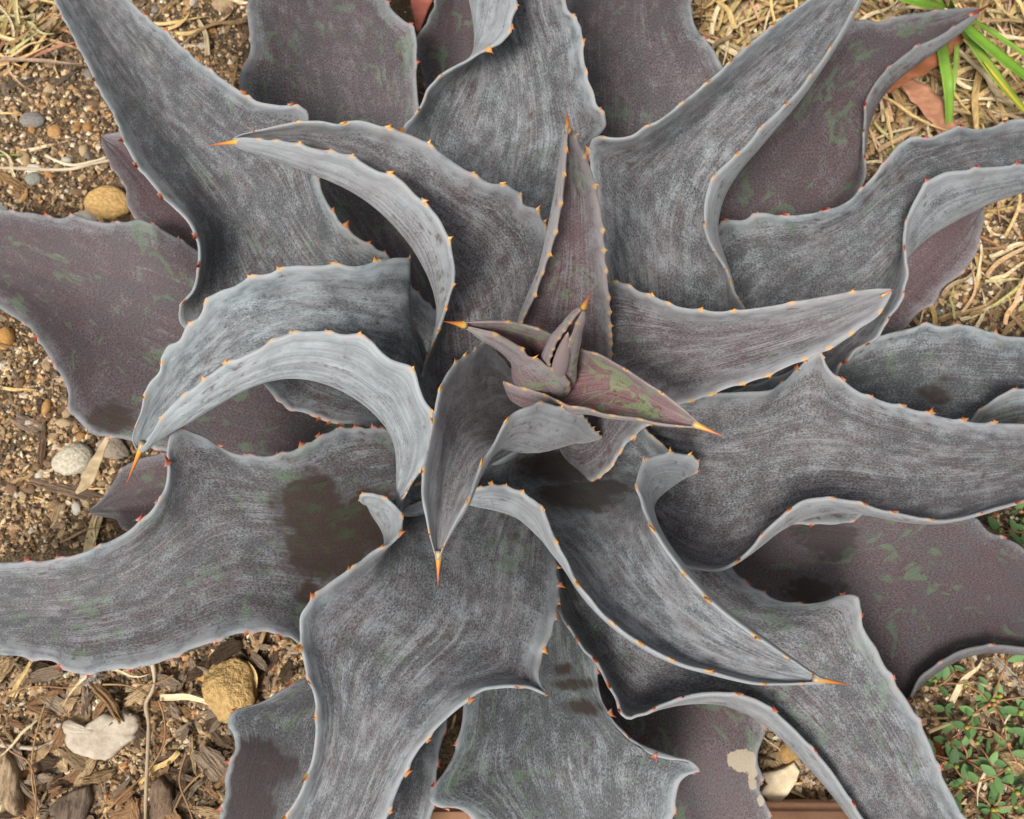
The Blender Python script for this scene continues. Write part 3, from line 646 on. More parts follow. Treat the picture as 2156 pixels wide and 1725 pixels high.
def spine(leaf, a, b, r, age):
    V, F = [], []
    axis = Vector(b - a); ln = axis.length
    q = axis.to_track_quat('Z', 'Y').to_matrix()
    n, k = 9, 9
    grad = []
    for i in range(n):
        t = i / (n - 1)
        rr = r * (0.65 * (1 - t) + 0.35 * (1 - t) ** 3) + 0.00010
        for j in range(k):
            an = 2 * math.pi * j / k
            V.append(Vector(a) + q @ Vector((math.cos(an) * rr, math.sin(an) * rr, t * ln)) - AX)
            grad.append(t ** 0.8)
    for i in range(n - 1):
        for j in range(k):
            F.append((i * k + j, i * k + (j + 1) % k, (i + 1) * k + (j + 1) % k, (i + 1) * k + j))
    F.append(tuple((n - 1) * k + j for j in range(k)))
    F.append(tuple(reversed(range(k))))
    me = mesh_from('terminal_spine', V, F, M_TOOTH)
    ca = me.color_attributes.new('grad', 'FLOAT_COLOR', 'POINT')
    ca.data.foreach_set('color', np.array([[g, g, g, 1] for g in grad], dtype=np.float32).ravel())
    o = link('terminal_spine', me, leaf)
    o.color = (min(1, age * .8), 0, 0, 1)


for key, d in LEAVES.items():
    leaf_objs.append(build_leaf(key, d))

# ---- teeth: the ones the photograph shows are parts of their leaf, the rest one joined part
def tooth_mesh(k):
    r = random.Random(k)
    V, F, G = [], [], []
    n, m = 6, 8
    hook = (0.10 + 0.35 * r.random()) * r.choice((-1, 1))
    for i in range(n):
        t = i / (n - 1)
        wx = (0.85 - 0.15 * r.random()) * (1 - t) ** 1.7 + 0.02
        wy = 0.26 * (1 - t) ** 1.1 + 0.02
        for j in range(m):
            an = 2 * math.pi * j / m
            V.append((math.cos(an) * wx + hook * t * t, math.sin(an) * wy, -0.22 + 1.22 * t))
            G.append(max(0, t * 1.1 - 0.12))
    for i in range(n - 1):
        for j in range(m):
            F.append((i * m + j, i * m + (j + 1) % m, (i + 1) * m + (j + 1) % m, (i + 1) * m + j))
    F.append(tuple((n - 1) * m + j for j in range(m)))
    me = mesh_from('tooth', V, F, M_TOOTH)
    ca = me.color_attributes.new('grad', 'FLOAT_COLOR', 'POINT')
    ca.data.foreach_set('color', np.array([[g, g, g, 1] for g in G], dtype=np.float32).ravel())
    return me, V, F, G


TM = [tooth_mesh(k) for k in range(5)]
bvh = BVHTree.FromPolygons([tuple(v) for v in np.vstack(bvh_V)], [tuple(int(i) for i in f) for f in np.vstack(bvh_F)])
camp = Vector((0, 0, CAM_Z))
vis, hid = [], []
for s in tooth_specs:
    (o, p, ov, n, tan, size, age, f) = s
    tipp = Vector(p + ov * size * 0.9)
    px = w2p(np.array([tipp]))[0]
    inside = -10 < px[0] < PW + 10 and -10 < px[1] < PH + 10
    dvec = tipp - camp
    hit = bvh.ray_cast(camp, dvec.normalized(), dvec.length - 0.0015) if inside else (1,)
    (vis if inside and hit[0] is None else hid).append(s)
vis.sort(key=lambda s: -s[5] / (CAM_Z - s[1][2]))
hid += vis[300:]
vis = vis[:300]


def tooth_matrix(s, local=True):
    (o, p, ov, n, tan, size, age, f) = s
    z = Vector(ov).normalized()
    z = (z + Vector(tan).normalized() * rng.gauss(0, .28) + Vector(n) * rng.gauss(.05, .2)).normalized()
    x = Vector(tan); x = (x - z * x.dot(z)).normalized()
    y = z.cross(x)
    m = Matrix((x, y, z)).transposed() @ Matrix.Diagonal((size, size, size * (0.8 + 0.6 * rng.random())))
    m = m.to_4x4(); m.translation = Vector(p) - AX
    return m


for s in vis:
    t = link('tooth', TM[rng.randrange(5)][0], s[0])
    t.matrix_local = tooth_matrix(s)
    t.color = (min(1, max(0, s[6] + rng.uniform(-.15, .15))), 0, 0, 1)
V, F, G = [], [], []
for s in hid:
    _, v, f, g = TM[rng.randrange(5)]
    m = tooth_matrix(s); b = len(V)
    V += [m @ Vector(q) for q in v]; F += [tuple(i + b for i in q) for q in f]; G += g
me = mesh_from('marginal_teeth', V, F, M_TOOTH)
ca = me.color_attributes.new('grad', 'FLOAT_COLOR', 'POINT')
ca.data.foreach_set('color', np.array([[g, g, g, 1] for g in G], dtype=np.float32).ravel())
o = link('marginal_teeth', me, agave); o.color = (.5, 0, 0, 1); o['kind'] = 'stuff'
print('teeth', len(vis), len(hid))

# ---- youngest leaf folded inside the bud, and the stem below everything
def lathe(name, pts, k, mat, parent, loc=(0, 0, 0), squash=1.0, rough=0.0, seed=1):
    V, F = [], []
    for i, (c, r) in enumerate(pts):
        for j in range(k):
            an = 2 * math.pi * j / k
            q = r * (1 + rough * noise.noise((math.cos(an) * 2 + seed, math.sin(an) * 2, c[2] * 60)))
            V.append((c[0] + math.cos(an) * q, c[1] + math.sin(an) * q * squash, c[2]))
    for i in range(len(pts) - 1):
        for j in range(k):
            F.append((i * k + j, i * k + (j + 1) % k, (i + 1) * k + (j + 1) % k, (i + 1) * k + j))
    F.append(tuple(reversed(range(k)))); F.append(tuple((len(pts) - 1) * k + j for j in range(k)))
    o = link(name, mesh_from(name, V, F, mat), parent); o.location = loc
    return o


a = p2w(1172, 800, .245) - AX; b = p2w(1196, 700, .345) - AX
pts = []
for i in range(14):
    t = i / 13
    pts.append((tuple(a.lerp(b, t)), 0.0056 * (math.sin(math.pi * min(1, 0.25 + 0.75 * t)) ** .8) + 0.0003))
core = lathe('inner_leaf', pts, 14, M_LEAF, agave, squash=.7)
core.color = (.3, 1.0, .9, 1)
t = NT('stem_bark')
tc = t.node('ShaderNodeTexCoord').outputs['Object']
M_STEM = t.out(t.mix(t.noise(tc, 60.0, 5.0), (0.03, 0.022, 0.014), (0.09, 0.065, 0.04)), 0.9)
t.bump(t.noise(tc, 120.0, 4.0), 0.8, 0.003)
lathe('stem', [((0, 0, -.03), .045), ((0, 0, .02), .05), ((0, 0, .06), .052), ((0, 0, .09), .045), ((0, 0, .11), .034), ((0, 0, .125), .018), ((0, 0, .13), .004)], 28, M_STEM, agave, rough=.25)

# ------------------------------------------------------------------ the ground
def gh(x, y):
    return (0.0055 * noise.noise((x * 7, y * 7, 3.1)) + 0.0030 * noise.noise((x * 24, y * 24, 8.7)) + 0.0012 * noise.noise((x * 80, y * 80, 1.3))) * math.exp(-((x * x + (y - .2) ** 2) / 6.0))


def at(px, py, dz=0.0):
    p = p2w(px, py, 0.0)
    return Vector((p.x, p.y, gh(p.x, p.y) + dz))


def soil_material():
    t = NT('sandy_soil')
    tc = t.node('ShaderNodeTexCoord').outputs['Object']
    big = t.noise(tc, 5.0, 3.0)
    mid = t.noise(tc, 60.0, 4.0, 0.65)
    fine = t.noise(tc, 420.0, 3.0, 0.7)
    c = t.mix(t.ramp(mid, 0.32, 0.7), (0.075, 0.050, 0.028), (0.40, 0.28, 0.155))
    c = t.mix(t.ramp(fine, 0.35, 0.7), (0.055, 0.037, 0.022), c)
    c = t.mix(t.math('MULTIPLY', t.ramp(big, 0.40, 0.62), 0.6), t.mix(0.4, c, (0.10, 0.068, 0.042)), c)
    c = t.mix(t.math('MULTIPLY', t.ramp(fine, 0.66, 0.72), 0.5), c, (0.55, 0.44, 0.29))
    t.bump(t.math('ADD', t.math('MULTIPLY', mid, 1.0), t.math('MULTIPLY', fine, 0.6)), 0.9, 0.004)
    return t.out(c, 0.95, Specular_IOR_Level=0.2)


def axis_coords(c, dense, n, far):
    a = list(np.linspace(c - dense, c + dense, n))
    e, st = dense, 2 * dense / n
    lo, hi = [], []
    while e < far:
        st *= 1.35; e += st
        lo.append(c - e); hi.append(c + e)
    return np.array(lo[::-1] + a + hi)


gx, gy = axis_coords(0, .85, 210, 40), axis_coords(.25, .8, 200, 40)
V = np.array([(x, y, gh(x, y)) for y in gy for x in gx])
nx, ny = len(gx), len(gy)
Q = np.array([(j * nx + i, j * nx + i + 1, (j + 1) * nx + i + 1, (j + 1) * nx + i) for j in range(ny - 1) for i in range(nx - 1)])
tag(link('ground', fast_mesh('ground', V, Q, soil_material())), 'brown sandy soil strewn with bark and gravel', kind='structure')


# ------------------------------------------------------------------ litter materials
def tint_material(name, dark=0.55, scale=120.0, stretch=(1, 1, 1), rough=0.85, bump=0.5, bd=0.001, contrast=1.0, attr=None, lines=0.0):
    t = NT(name)
    oi = t.node('ShaderNodeObjectInfo')
    tc = t.node('ShaderNodeTexCoord').outputs['Object']
    off = t.node('ShaderNodeVectorMath', {0: tc, 1: t.node('ShaderNodeCombineXYZ', {'X': t.math('MULTIPLY', oi.outputs['Random'], 9.0), 'Y': t.math('MULTIPLY', oi.outputs['Random'], 5.0)}).outputs[0]}, operation='ADD').outputs[0]
    v = t.vscale(off, stretch)
    n1 = t.noise(v, scale, 4.0, 0.65)
    n2 = t.noise(off, scale * 0.35, 3.0)
    base = oi.outputs['Color'] if attr is None else t.node('ShaderNodeVertexColor', layer_name=attr).outputs[0]
    dk = t.mix(1.0, base, (dark, dark * .95, dark * .9), 'MULTIPLY')
    c = t.mix(t.ramp(n1, 0.5 - .2 * contrast, 0.5 + .2 * contrast), dk, base)
    c = t.mix(t.math('MULTIPLY', t.ramp(n2, 0.45, 0.7), 0.5), c, t.mix(1.0, c, (1.25, 1.22, 1.15), 'MULTIPLY'))
    if lines:
        n3 = t.noise(t.vscale(off, (stretch[0] * .5, stretch[1], stretch[2])), scale * 2.2, 3.0, 0.7)
        c = t.mix(t.math('MULTIPLY', t.ramp(n3, 0.56, 0.64), lines), c, t.mix(1.0, base, (.25, .22, .2), 'MULTIPLY'))
    t.bump(n1, bump, bd)
    return t.out(c, rough, Specular_IOR_Level=0.25)


M_PEB = tint_material('pebble', .62, 5.0, bump=.35, bd=.02, rough=.8)
M_FLAKE = tint_material('pale_flake', .72, 90.0, bump=.8, bd=.002, rough=.9)
M_ROCK = tint_material('rough_stone', .6, 5.0, bump=.6, bd=.03, rough=.92)
M_BARK = tint_material('bark_wood', .55, 20.0, (.10, 1, 1), bump=.7, bd=.015, rough=.92, lines=.35)
M_WOOD = tint_material('split_wood', .42, 260.0, (1, .10, 1), bump=1.0, bd=.002, rough=.92, lines=.75)
M_STRAW = tint_material('dry_straw', .65, 160.0, (.12, .12, .12), bump=.3, bd=.0004, rough=.7)
M_STRAWU = tint_material('dry_straw_blade', .6, 9.0, (.5, 3, 3), bump=.3, bd=.01, rough=.7)
M_DRY = tint_material('dry_leaf', .55, 70.0, (.5, 1, 1), bump=.6, bd=.001, rough=.75)
M_GREEN = tint_material('grass_green', .75, 60.0, (.3, .3, .3), bump=.1, bd=.0003, rough=.45)
M_WEED = tint_material('weed_leaf', .7, 260.0, bump=.25, bd=.0005, rough=.5)
M_TERRA = tint_material('terracotta', .8, 40.0, bump=.25, bd=.001, rough=.85)
M_CRUMB = tint_material('soil_crumbs', .6, 300.0, bump=.3, bd=.0005, rough=.95, attr='tint')
M_MULCH = tint_material('mulch_mass', .45, 120.0, (.4, 1, 1), bump=.7, bd=.001, rough=.95, attr='tint')


# ------------------------------------------------------------------ litter shapes
def ico():
    p = (1 + 5 ** .5) / 2
    v = [(-1, p, 0), (1, p, 0), (-1, -p, 0), (1, -p, 0), (0, -1, p), (0, 1, p), (0, -1, -p), (0, 1, -p), (p, 0, -1), (p, 0, 1), (-p, 0, -1), (-p, 0, 1)]
    f = [(0, 11, 5), (0, 5, 1), (0, 1, 7), (0, 7, 10), (0, 10, 11), (1, 5, 9), (5, 11, 4), (11, 10, 2), (10, 7, 6), (7, 1, 8), (3, 9, 4), (3, 4, 2), (3, 2, 6), (3, 6, 8), (3, 8, 9), (4, 9, 5), (2, 4, 11), (6, 2, 10), (8, 6, 7), (9, 8, 1)]
    return [Vector(q).normalized() for q in v], f


def subdiv(v, f):
    v = list(v); mid = {}; out = []
    def m(a, b):
        k = (min(a, b), max(a, b))
        if k not in mid:
            mid[k] = len(v); v.append(((v[a] + v[b]) / 2).normalized())
        return mid[k]
    for a, b, c in f:
        x, y, z = m(a, b), m(b, c), m(c, a)
        out += [(a, x, z), (b, y, x), (c, z, y), (x, y, z)]
    return v, out


ICO0 = ico(); ICO1 = subdiv(*ICO0); ICO2 = subdiv(*ICO1); ICO3 = subdiv(*ICO2)


def pebble_mesh(k, lv=ICO2, amp=.22, mat=None, fine=0.0, facet=0.0):
    v, f = lv
    V = []
    for q in v:
        r = 1 + amp * noise.noise((q.x * 1.1 + k * 7.3, q.y * 1.1, q.z * 1.1)) + amp * .4 * noise.noise((q.x * 2.7 + k, q.y * 2.7, q.z * 2.7))
        if fine: r += fine * noise.noise((q.x * 6 + k, q.y * 6, q.z * 6)) + fine * .6 * noise.noise((q.x * 13, q.y * 13 + k, q.z * 13))
        V.append(q * r)
    return mesh_from('pebble', V, f, mat)


PEB = [pebble_mesh(k, mat=M_PEB) for k in range(8)]
ANG = [pebble_mesh(k + 20, lv=ICO1, amp=.55, mat=M_PEB) for k in range(6)]


def chip_mesh(k, mat=M_BARK):
    """A splintered sliver of bark, 1 long in x, ragged ends, ridged top."""
    r = random.Random(k * 13 + 5)
    nx, ny = 12, 7
    w0 = r.uniform(.10, .27); th = r.uniform(.045, .10); bend = r.uniform(-.10, .10); tw = r.uniform(-.5, .5)
    skew = r.uniform(-.6, .6); ends = [[r.uniform(-.10, .12) for _ in range(ny)] for _ in (0, 1)]
    pw = r.uniform(.25, .8); ridge = [r.uniform(.35, 1.25) for _ in range(ny)]
    top, bot = [], []
    for i in range(nx):
        t = i / (nx - 1)
        w = w0 * (0.25 + 0.75 * math.sin(math.pi * (.06 + .88 * t)) ** pw) * r.uniform(.86, 1.08)
        for j in range(ny):
            u = j / (ny - 1) * 2 - 1
            x = (t - .5) + skew * u * w0 * .6 + ends[0][j] * max(0, 1 - t * 4) - ends[1][j] * max(0, 1 - (1 - t) * 4)
            y = u * w + bend * math.sin(math.pi * t) + .012 * noise.noise((t * 6, u * 3, k))
            z = tw * u * w * (t - .5) + .05 * noise.noise((t * 2.2, k * 1.7, 0))
            h = th * (1 - .6 * u * u) * ridge[j] * (0.8 + 0.5 * noise.noise((t * 5, u * 3 + k, 2)))
            if i in (0, nx - 1): h *= .35
            top.append(Vector((x, y, z + h))); bot.append(Vector((x * .97, y * .95, z - th * .35)))
    V = top + bot; n = nx * ny; F = []
    for i in range(nx - 1):
        for j in range(ny - 1):
            a = i * ny + j
            F.append((a, a + ny, a + ny + 1, a + 1))
            F.append((n + a, n + a + 1, n + a + ny + 1, n + a + ny))
    for i in range(nx - 1):
        a = i * ny; F.append((a, n + a, n + a + ny, a + ny))
        a = i * ny + ny - 1; F.append((a, a + ny, n + a + ny, n + a))
    for j in range(ny - 1):
        F.append((j, j + 1, n + j + 1, n + j))
        a = (nx - 1) * ny + j; F.append((a, n + a, n + a + 1, a + 1))
    return mesh_from('bark_chip', V, F, mat, smooth=False)


CHIP = [chip_mesh(k) for k in range(22)]


def ribbon(name, pts, widths, mat, color, fold=.25, thick=.0006, n=28, twist=0.0, wob=0.0, seed=0):
    """A blade: pts in world space, widths in metres at those points."""
    P = np.array([tuple(p) for p in pts]); x = np.concatenate([[0], np.cumsum(np.linalg.norm(np.diff(P, axis=0), axis=1))])
    su = np.linspace(0, 1, n)
    S = hermite(P, x / x[-1], su)
    W = np.interp(su, np.linspace(0, 1, len(widths)), widths)
    T = np.gradient(S, axis=0); T /= np.linalg.norm(T, axis=1)[:, None]
    m = 7; V = []
    for i in range(n):
        tg = Vector(T[i]); side = tg.cross(Vector((0, 0, 1)))
        side = side.normalized() if side.length > 1e-4 else Vector((1, 0, 0))
        up = side.cross(tg).normalized()
        an = twist * (su[i] - .5) + wob * noise.noise((su[i] * 4, seed * 3.3, 0))
        s2 = side * math.cos(an) + up * math.sin(an); u2 = up * math.cos(an) - side * math.sin(an)
        for k in range(m):
            u = k / (m - 1) * 2 - 1
            ww = W[i] * .5 * (1 + wob * .25 * noise.noise((su[i] * 9, u, seed)))
            V.append(Vector(S[i]) + s2 * (u * ww) + u2 * (abs(u) * ww * fold + wob * .1 * W[i] * noise.noise((su[i] * 7, u * 2, seed + 5))))
    top = len(V)
    V += [v - Vector((0, 0, thick)) for v in V]
    F = []
    for i in range(n - 1):
        for k in range(m - 1):
            a = i * m + k
            F.append((a, a + 1, a + m + 1, a + m)); F.append((top + a, top + a + m, top + a + m + 1, top + a + 1))
        a = i * m; F.append((a, a + m, top + a + m, top + a))
        a = i * m + m - 1; F.append((a, top + a, top + a + m, a + m))
    for k in range(m - 1):
        F.append((k, top + k, top + k + 1, k + 1)); a = (n - 1) * m + k; F.append((a, a + 1, top + a + 1, top + a))
    org = Vector(tuple(P[0]))
    o = link(name, mesh_from(name, [v - org for v in V], F, mat)); o.location = org; o.color = (*color, 1)
    return o


def tube_data(pts, r0, r1, n=24, k=6, wob=0.0, seed=0):
    P = np.array([tuple(p) for p in pts]); x = np.concatenate([[0], np.cumsum(np.linalg.norm(np.diff(P, axis=0), axis=1))])
    su = np.linspace(0, 1, n); S = hermite(P, x / x[-1], su)
    T = np.gradient(S, axis=0); V, F = [], []
    for i in range(n):
        q = Vector(T[i]).to_track_quat('Z', 'Y')
        r = r0 + (r1 - r0) * su[i]
        r *= 1 + wob * noise.noise((su[i] * 12, seed, 0))
        for j in range(k):
            an = 2 * math.pi * j / k
            V.append(Vector(S[i]) + q @ Vector((math.cos(an) * r, math.sin(an) * r, 0)))
    for i in range(n - 1):
        for j in range(k):
            F.append((i * k + j, i * k + (j + 1) % k, (i + 1) * k + (j + 1) % k, (i + 1) * k + j))
    F.append(tuple(reversed(range(k)))); F.append(tuple((n - 1) * k + j for j in range(k)))
    return V, F


def tube(name, pts, r0, r1, mat, color, parent=None, **kw):
    V, F = tube_data(pts, r0, r1, **kw)
    org = Vector(pts[0]) if parent is None else Vector((0, 0, 0))
    o = link(name, mesh_from(name, [v - org for v in V], F, mat), parent); o.location = org; o.color = (*color, 1)
    return o


def slab(name, outline, th, mat, color, lift=0.001, rough=.25, seed=0):
    """A flat broken piece from its outline (pixels on the ground)."""
    P = [at(a, b) for a, b in outline]
    c = sum(P, Vector()) / len(P)
    ring = []
    for i in range(len(P)):
        a, b = P[i], P[(i + 1) % len(P)]
        for k in range(4):
            q = a.lerp(b, k / 4)
            e = (q - c); e.z = 0
            ring.append(c + e * (1 + .045 * noise.noise((q.x * 300, q.y * 300, seed))))
    n = len(ring); V, F = [], []
    levels = [(1.0, 0.0), (1.0, .6), (.93, .95), (.7, 1.05), (.42, 1.0), (.15, 1.05)]
    for s, h in levels:
        for q in ring:
            e = c + (q - c) * s
            z = lift + th * h * (1 + rough * noise.noise((e.x * 90, e.y * 90, seed + 2)) + rough * .5 * noise.noise((e.x * 260, e.y * 260, seed))) if h else lift * .2 - .001
            V.append(Vector((e.x - c.x, e.y - c.y, z)))
    for l in range(len(levels) - 1):
        for j in range(n):
            F.append((l * n + j, l * n + (j + 1) % n, (l + 1) * n + (j + 1) % n, (l + 1) * n + j))
    F.append(tuple((len(levels) - 1) * n + j for j in range(n))); F.append(tuple(reversed(range(n))))
    o = link(name, mesh_from(name, V, F, mat)); o.location = (c.x, c.y, gh(c.x, c.y)); o.color = (*color, 1)
    return o


MM = 0.00047          # metres per measured pixel on the ground


def stone(px, py, w, h, rot, color, label, cat='stone', name='stone', k=0, flat=.62, mat=None, lv=None, amp=.2, fine=0.0, sink=.35, dz=0):
    me = pebble_mesh(100 + k, lv or ICO3, amp, mat or M_PEB, fine)
    o = link(name, me); hz = min(w, h) * MM * .5 * flat
    o.location = at(px, py, hz * (1 - sink * 2) + dz); o.scale = (w * MM * .5, h * MM * .5, hz); o.rotation_euler = (0, 0, rot); o.color = (*color, 1)
    return tag(o, label, cat)


# ------------------------------------------------------------------ pieces one can tell apart
stone(232, 432, 112, 80, -.25, (.72, .46, .18), 'smooth yellow tan oval stone tucked under dark purple agave leaf', k=1, amp=.12)
stone(178, 462, 62, 40, .1, (.62, .58, .52), 'white stone beside the large yellow tan stone', k=2)
stone(158, 970, 86, 68, .4, (.58, .53, .42), 'pale cream rounded stone near the stained agave leaf corner', k=3, amp=.14)
stone(15, 714, 40, 54, .2, (.52, .28, .09), 'small ochre upright pebble left of the purple agave leaf', k=4, amp=.12)
stone(492, 1452, 112, 124, .3, (.62, .41, .17), 'big rough ochre sandstone beside the dark lower leaf', k=5, mat=M_ROCK, fine=.05, amp=.2, sink=.28)
stone(430, 1417, 50, 34, -.6, (.58, .33, .11), 'small orange oval pebble touching the rough ochre stone', k=6, amp=.1)
stone(192, 1424, 44, 40, .5, (.66, .63, .58), 'chalk white angular stone under the lower left leaf margin', k=7, lv=ICO2, amp=.45, mat=M_ROCK)
stone(237, 945, 70, 46, -.3, (.34, .28, .22), 'grey brown stone beneath the hooked leaf spine', k=8)
stone(72, 256, 62, 42, -.1, (.25, .235, .21), 'smooth grey oval pebble lying on open sandy soil', k=9, amp=.1)
stone(117, 280, 34, 38, .2, (.50, .29, .12), 'round orange brown pebble next to grey pebble', k=10, amp=.14)
stone(74, 380, 40, 34, 0, (.30, .30, .25), 'greenish grey pebble below the pale straw stalk', k=11, amp=.14)
stone(2108, 1602, 82, 70, .3, (.46, .33, .17), 'tan rough rock among the spurge weeds', k=12, mat=M_ROCK, fine=.06, amp=.3)
stone(475, 12, 60, 44, .2, (.52, .37, .22), 'pinkish tan stone on the bare soil by upper leaf', k=13)
stone(1660, 1585, 46, 44, .2, (.45, .28, .11), 'ochre stone behind the curved lower right leaf', k=14)
stone(1905, 155, 0.1 + 44, 30, .3, (.45, .33, .20), 'round tan pebble beside the rust brown dead leaf', k=15)

fl = lambda s, ox, oy: [(ox + float(q.split(',')[0]) / 3, oy + float(q.split(',')[1]) / 3) for q in s.split()]
tag(slab('bark_flake', fl('425,1110 470,1085 560,1130 690,1050 790,1085 810,1040 890,1070 905,1120 880,1180 870,1210 800,1260 740,1320 690,1350 600,1330 500,1300 440,1240 445,1180 390,1160 385,1110', 0, 1150), .006, M_FLAKE, (.50, .43, .34), lift=.006, seed=3),
    'large ragged off white flake lying on the bark mulch', 'flake')
tag(slab('bark_flake', fl('480,1425 560,1410 640,1380 680,1355 715,1410 700,1470 640,1560 600,1600 590,1640 520,1640 530,1600 470,1545 500,1500 515,1490', 1437.3, 1150), .0025, M_FLAKE, (.76, .63, .43), lift=.010, rough=.15, seed=4),
    'torn cream coloured flake beside the tan scarred leaf', 'flake')
tag(slab('wood_chunk', fl('0,1290 90,1260 150,1370 160,1450 185,1640 150,1690 60,1620 -20,1540', 0, 1150), .014, M_WOOD, (.40, .29, .18), rough=.35, seed=5), 'thick splintered tan wood chunk at the mulch edge', 'wood chunk')
tag(slab('wood_chunk', fl('340,1640 400,1580 500,1530 600,1500 610,1600 560,1720 400,1740', 0, 1150), .010, M_WOOD, (.17, .125, .09), rough=.3, seed=6), 'broad grey brown bark slab among the wood chips', 'bark slab')
tag(slab('wood_chunk', fl('980,1480 1040,1440 1110,1520 1130,1720 960,1720', 0, 1150), .010, M_WOOD, (.22, .15, .10), rough=.35, seed=8), 'wide brown grained bark piece below the white stalk', 'bark slab')


def chip_at(x0, y0, x1, y1, w, color, label, k, dz=.002, thick=1.0, cat='wood chip', name='bark_chip'):
    a, b = at(x0, y0), at(x1, y1)
    o = link(name, CHIP[k % len(CHIP)])
    L = (b - a).length
    o.location = (a + b) / 2 + Vector((0, 0, dz)); o.rotation_euler = (0, 0, math.atan2(b.y - a.y, b.x - a.x))
    o.scale = (L, w * MM / .5, min(L, .045) * thick); o.color = (*color, 1)
    return tag(o, label, cat)


chip_at(50, 212, 172, 142, 34, (.20, .15, .11), 'long dark grained wood splinter on the sandy soil', 1)
chip_at(-25, 195, 70, 168, 44, (.16, .12, .095), 'dark weathered wood piece beside the long grained splinter', 2)
chip_at(208, 1438, 268, 1514, 30, (.34, .21, .10), 'tan pointed wood sliver lying across the white flake', 3, dz=.014)
chip_at(205, 1452, 178, 1510, 30, (.25, .18, .13), 'short grey brown chip above the white flake', 4, dz=.005)
chip_at(115, 1450, 128, 1500, 46, (.30, .21, .14), 'square tan brown bark chip left of the white flake', 5, dz=.003)
chip_at(180, 1640, 250, 1620, 30, (.38, .25, .13), 'bright tan blocky wood chip below the white flake', 6, dz=.005, thick=1.6)
chip_at(135, 1570, 200, 1625, 44, (.33, .23, .13), 'broad tan bark chip against the white flake', 7, dz=.003)
chip_at(100, 890, 90, 985, 28, (.23, .145, .09), 'long brown curled bark strip on gravelly soil', 8)
chip_at(35, 880, 92, 905, 40, (.33, .24, .18), 'pale brown flat wood chip on gravelly soil', 9)
chip_at(60, 1008, 205, 1050, 34, (.27, .185, .125), 'long pinkish brown dead leaf strip near the torn papery leaf', 10, cat='dead leaf', name='dead_leaf')
chip_at(0, 375, 55, 405, 36, (.38, .235, .115), 'rounded orange brown bark piece below pale straw', 11, thick=1.8)
chip_at(1965, 1545, 1978, 1605, 26, (.24, .075, .03), 'rust red bark chip between leaf margin and spurge', 12, dz=.006)
chip_at(2090, 1385, 2175, 1470, 30, (.62, .53, .40), 'bleached pale wood stick above the spurge', 13, cat='stick', name='stick')
chip_at(2124, 588, 2078, 712, 22, (.50, .39, .25), 'straight pale wooden stick on the soil right of the agave', 0, cat='stick', name='stick')
chip_at(2070, 1110, 2150, 1150, 40, (.50, .39, .24), 'pale tan husk lying under the right hand leaf', 2, cat='husk', name='husk')

A = lambda s, dz=.003: [at(float(q.split(',')[0]), float(q.split(',')[1]), dz) for q in s.split()]
tag(tube('stalk', A('330,1390 332,1450 319,1477 323,1517 322,1583 320,1660 319,1760', .012), .0021, .0017, M_STRAW, (.50, .40, .27), n=40, wob=.5), 'long pale upright stalk lying across the bark mulch', 'stalk')
tag(tube('stalk', A('-20,360 60,361 110,363 160,362 200,352 240,343', .004), .0022, .0018, M_STRAW, (.62, .52, .37), n=30, wob=.4), 'pale bleached straw stalk lying across sandy soil', 'stalk')
tag(tube('stalk', A('103,334 130,347 160,356 200,350 232,340', .006), .0018, .0016, M_STRAW, (.64, .54, .38), n=30, wob=.4), 'short bleached straw stalk lying over the longer one', 'stalk')
tag(tube('stalk', A('15,1565 60,1572 100,1570 146,1541', .008), .0024, .0018, M_STRAW, (.55, .46, .36), n=24, wob=.4), 'thick whitish curved stalk running up to the white flake', 'stalk')
tag(tube('stalk', A('1940,1537 1990,1518 2045,1499', .016), .0021, .0016, M_STRAW, (.52, .37, .20), n=20), 'straight tan straw stalk lying over the spurge', 'stalk')
tag(tube('grass_sprig', A('-10,333 25,331 52,332', .003), .0014, .0006, M_GREEN, (.22, .30, .05), n=14), 'tiny green grass sprig on bare soil above the pale stalk', 'grass')
tag(ribbon('dead_leaf', A('280,930 262,968 246,1002 226,1040 210,1055', .050), [.004, .008, .011, .016, .003], M_DRY, (.56, .43, .26), fold=.2, wob=.5, seed=2), 'torn papery tan strip lying along the dark purple lower leaf', 'dead leaf')
tag(ribbon('dead_leaf', A('212,1080 202,1115 192,1150 185,1185', .004), [.010, .011, .010, .008], M_DRY, (.60, .48, .27), fold=.15, wob=.3, seed=4), 'straight pale straw leaf strip emerging below the dark purple leaf', 'dead leaf')
roots = ['-5,1590 2,1500 50,1453 110,1444 155,1447 215,1432', '111,1480 98,1530 88,1580 86,1640 98,1700', '10,1530 40,1575 80,1600 95,1660 90,1720',
         '345,1472 357,1510 357,1560 330,1610 260,1680 215,1730', '230,1440 290,1445 322,1462', '405,1580 390,1640 410,1690 425,1730', '375,1420 330,1440 290,1436',
         '440,1620 400,1660 380,1700', '60,1545 20,1600 -5,1640']
for i, s in enumerate(roots):
    tag(tube('rootlet', A(s, .013 + .001 * (i % 3)), .0010, .0007, M_STRAW, ((.36, .20, .09), (.40, .25, .12), (.33, .19, .10))[i % 3], n=26, k=5),
        'thin reddish brown rootlet curling over the bark mulch', 'rootlet', 'rootlets over the bark mulch')

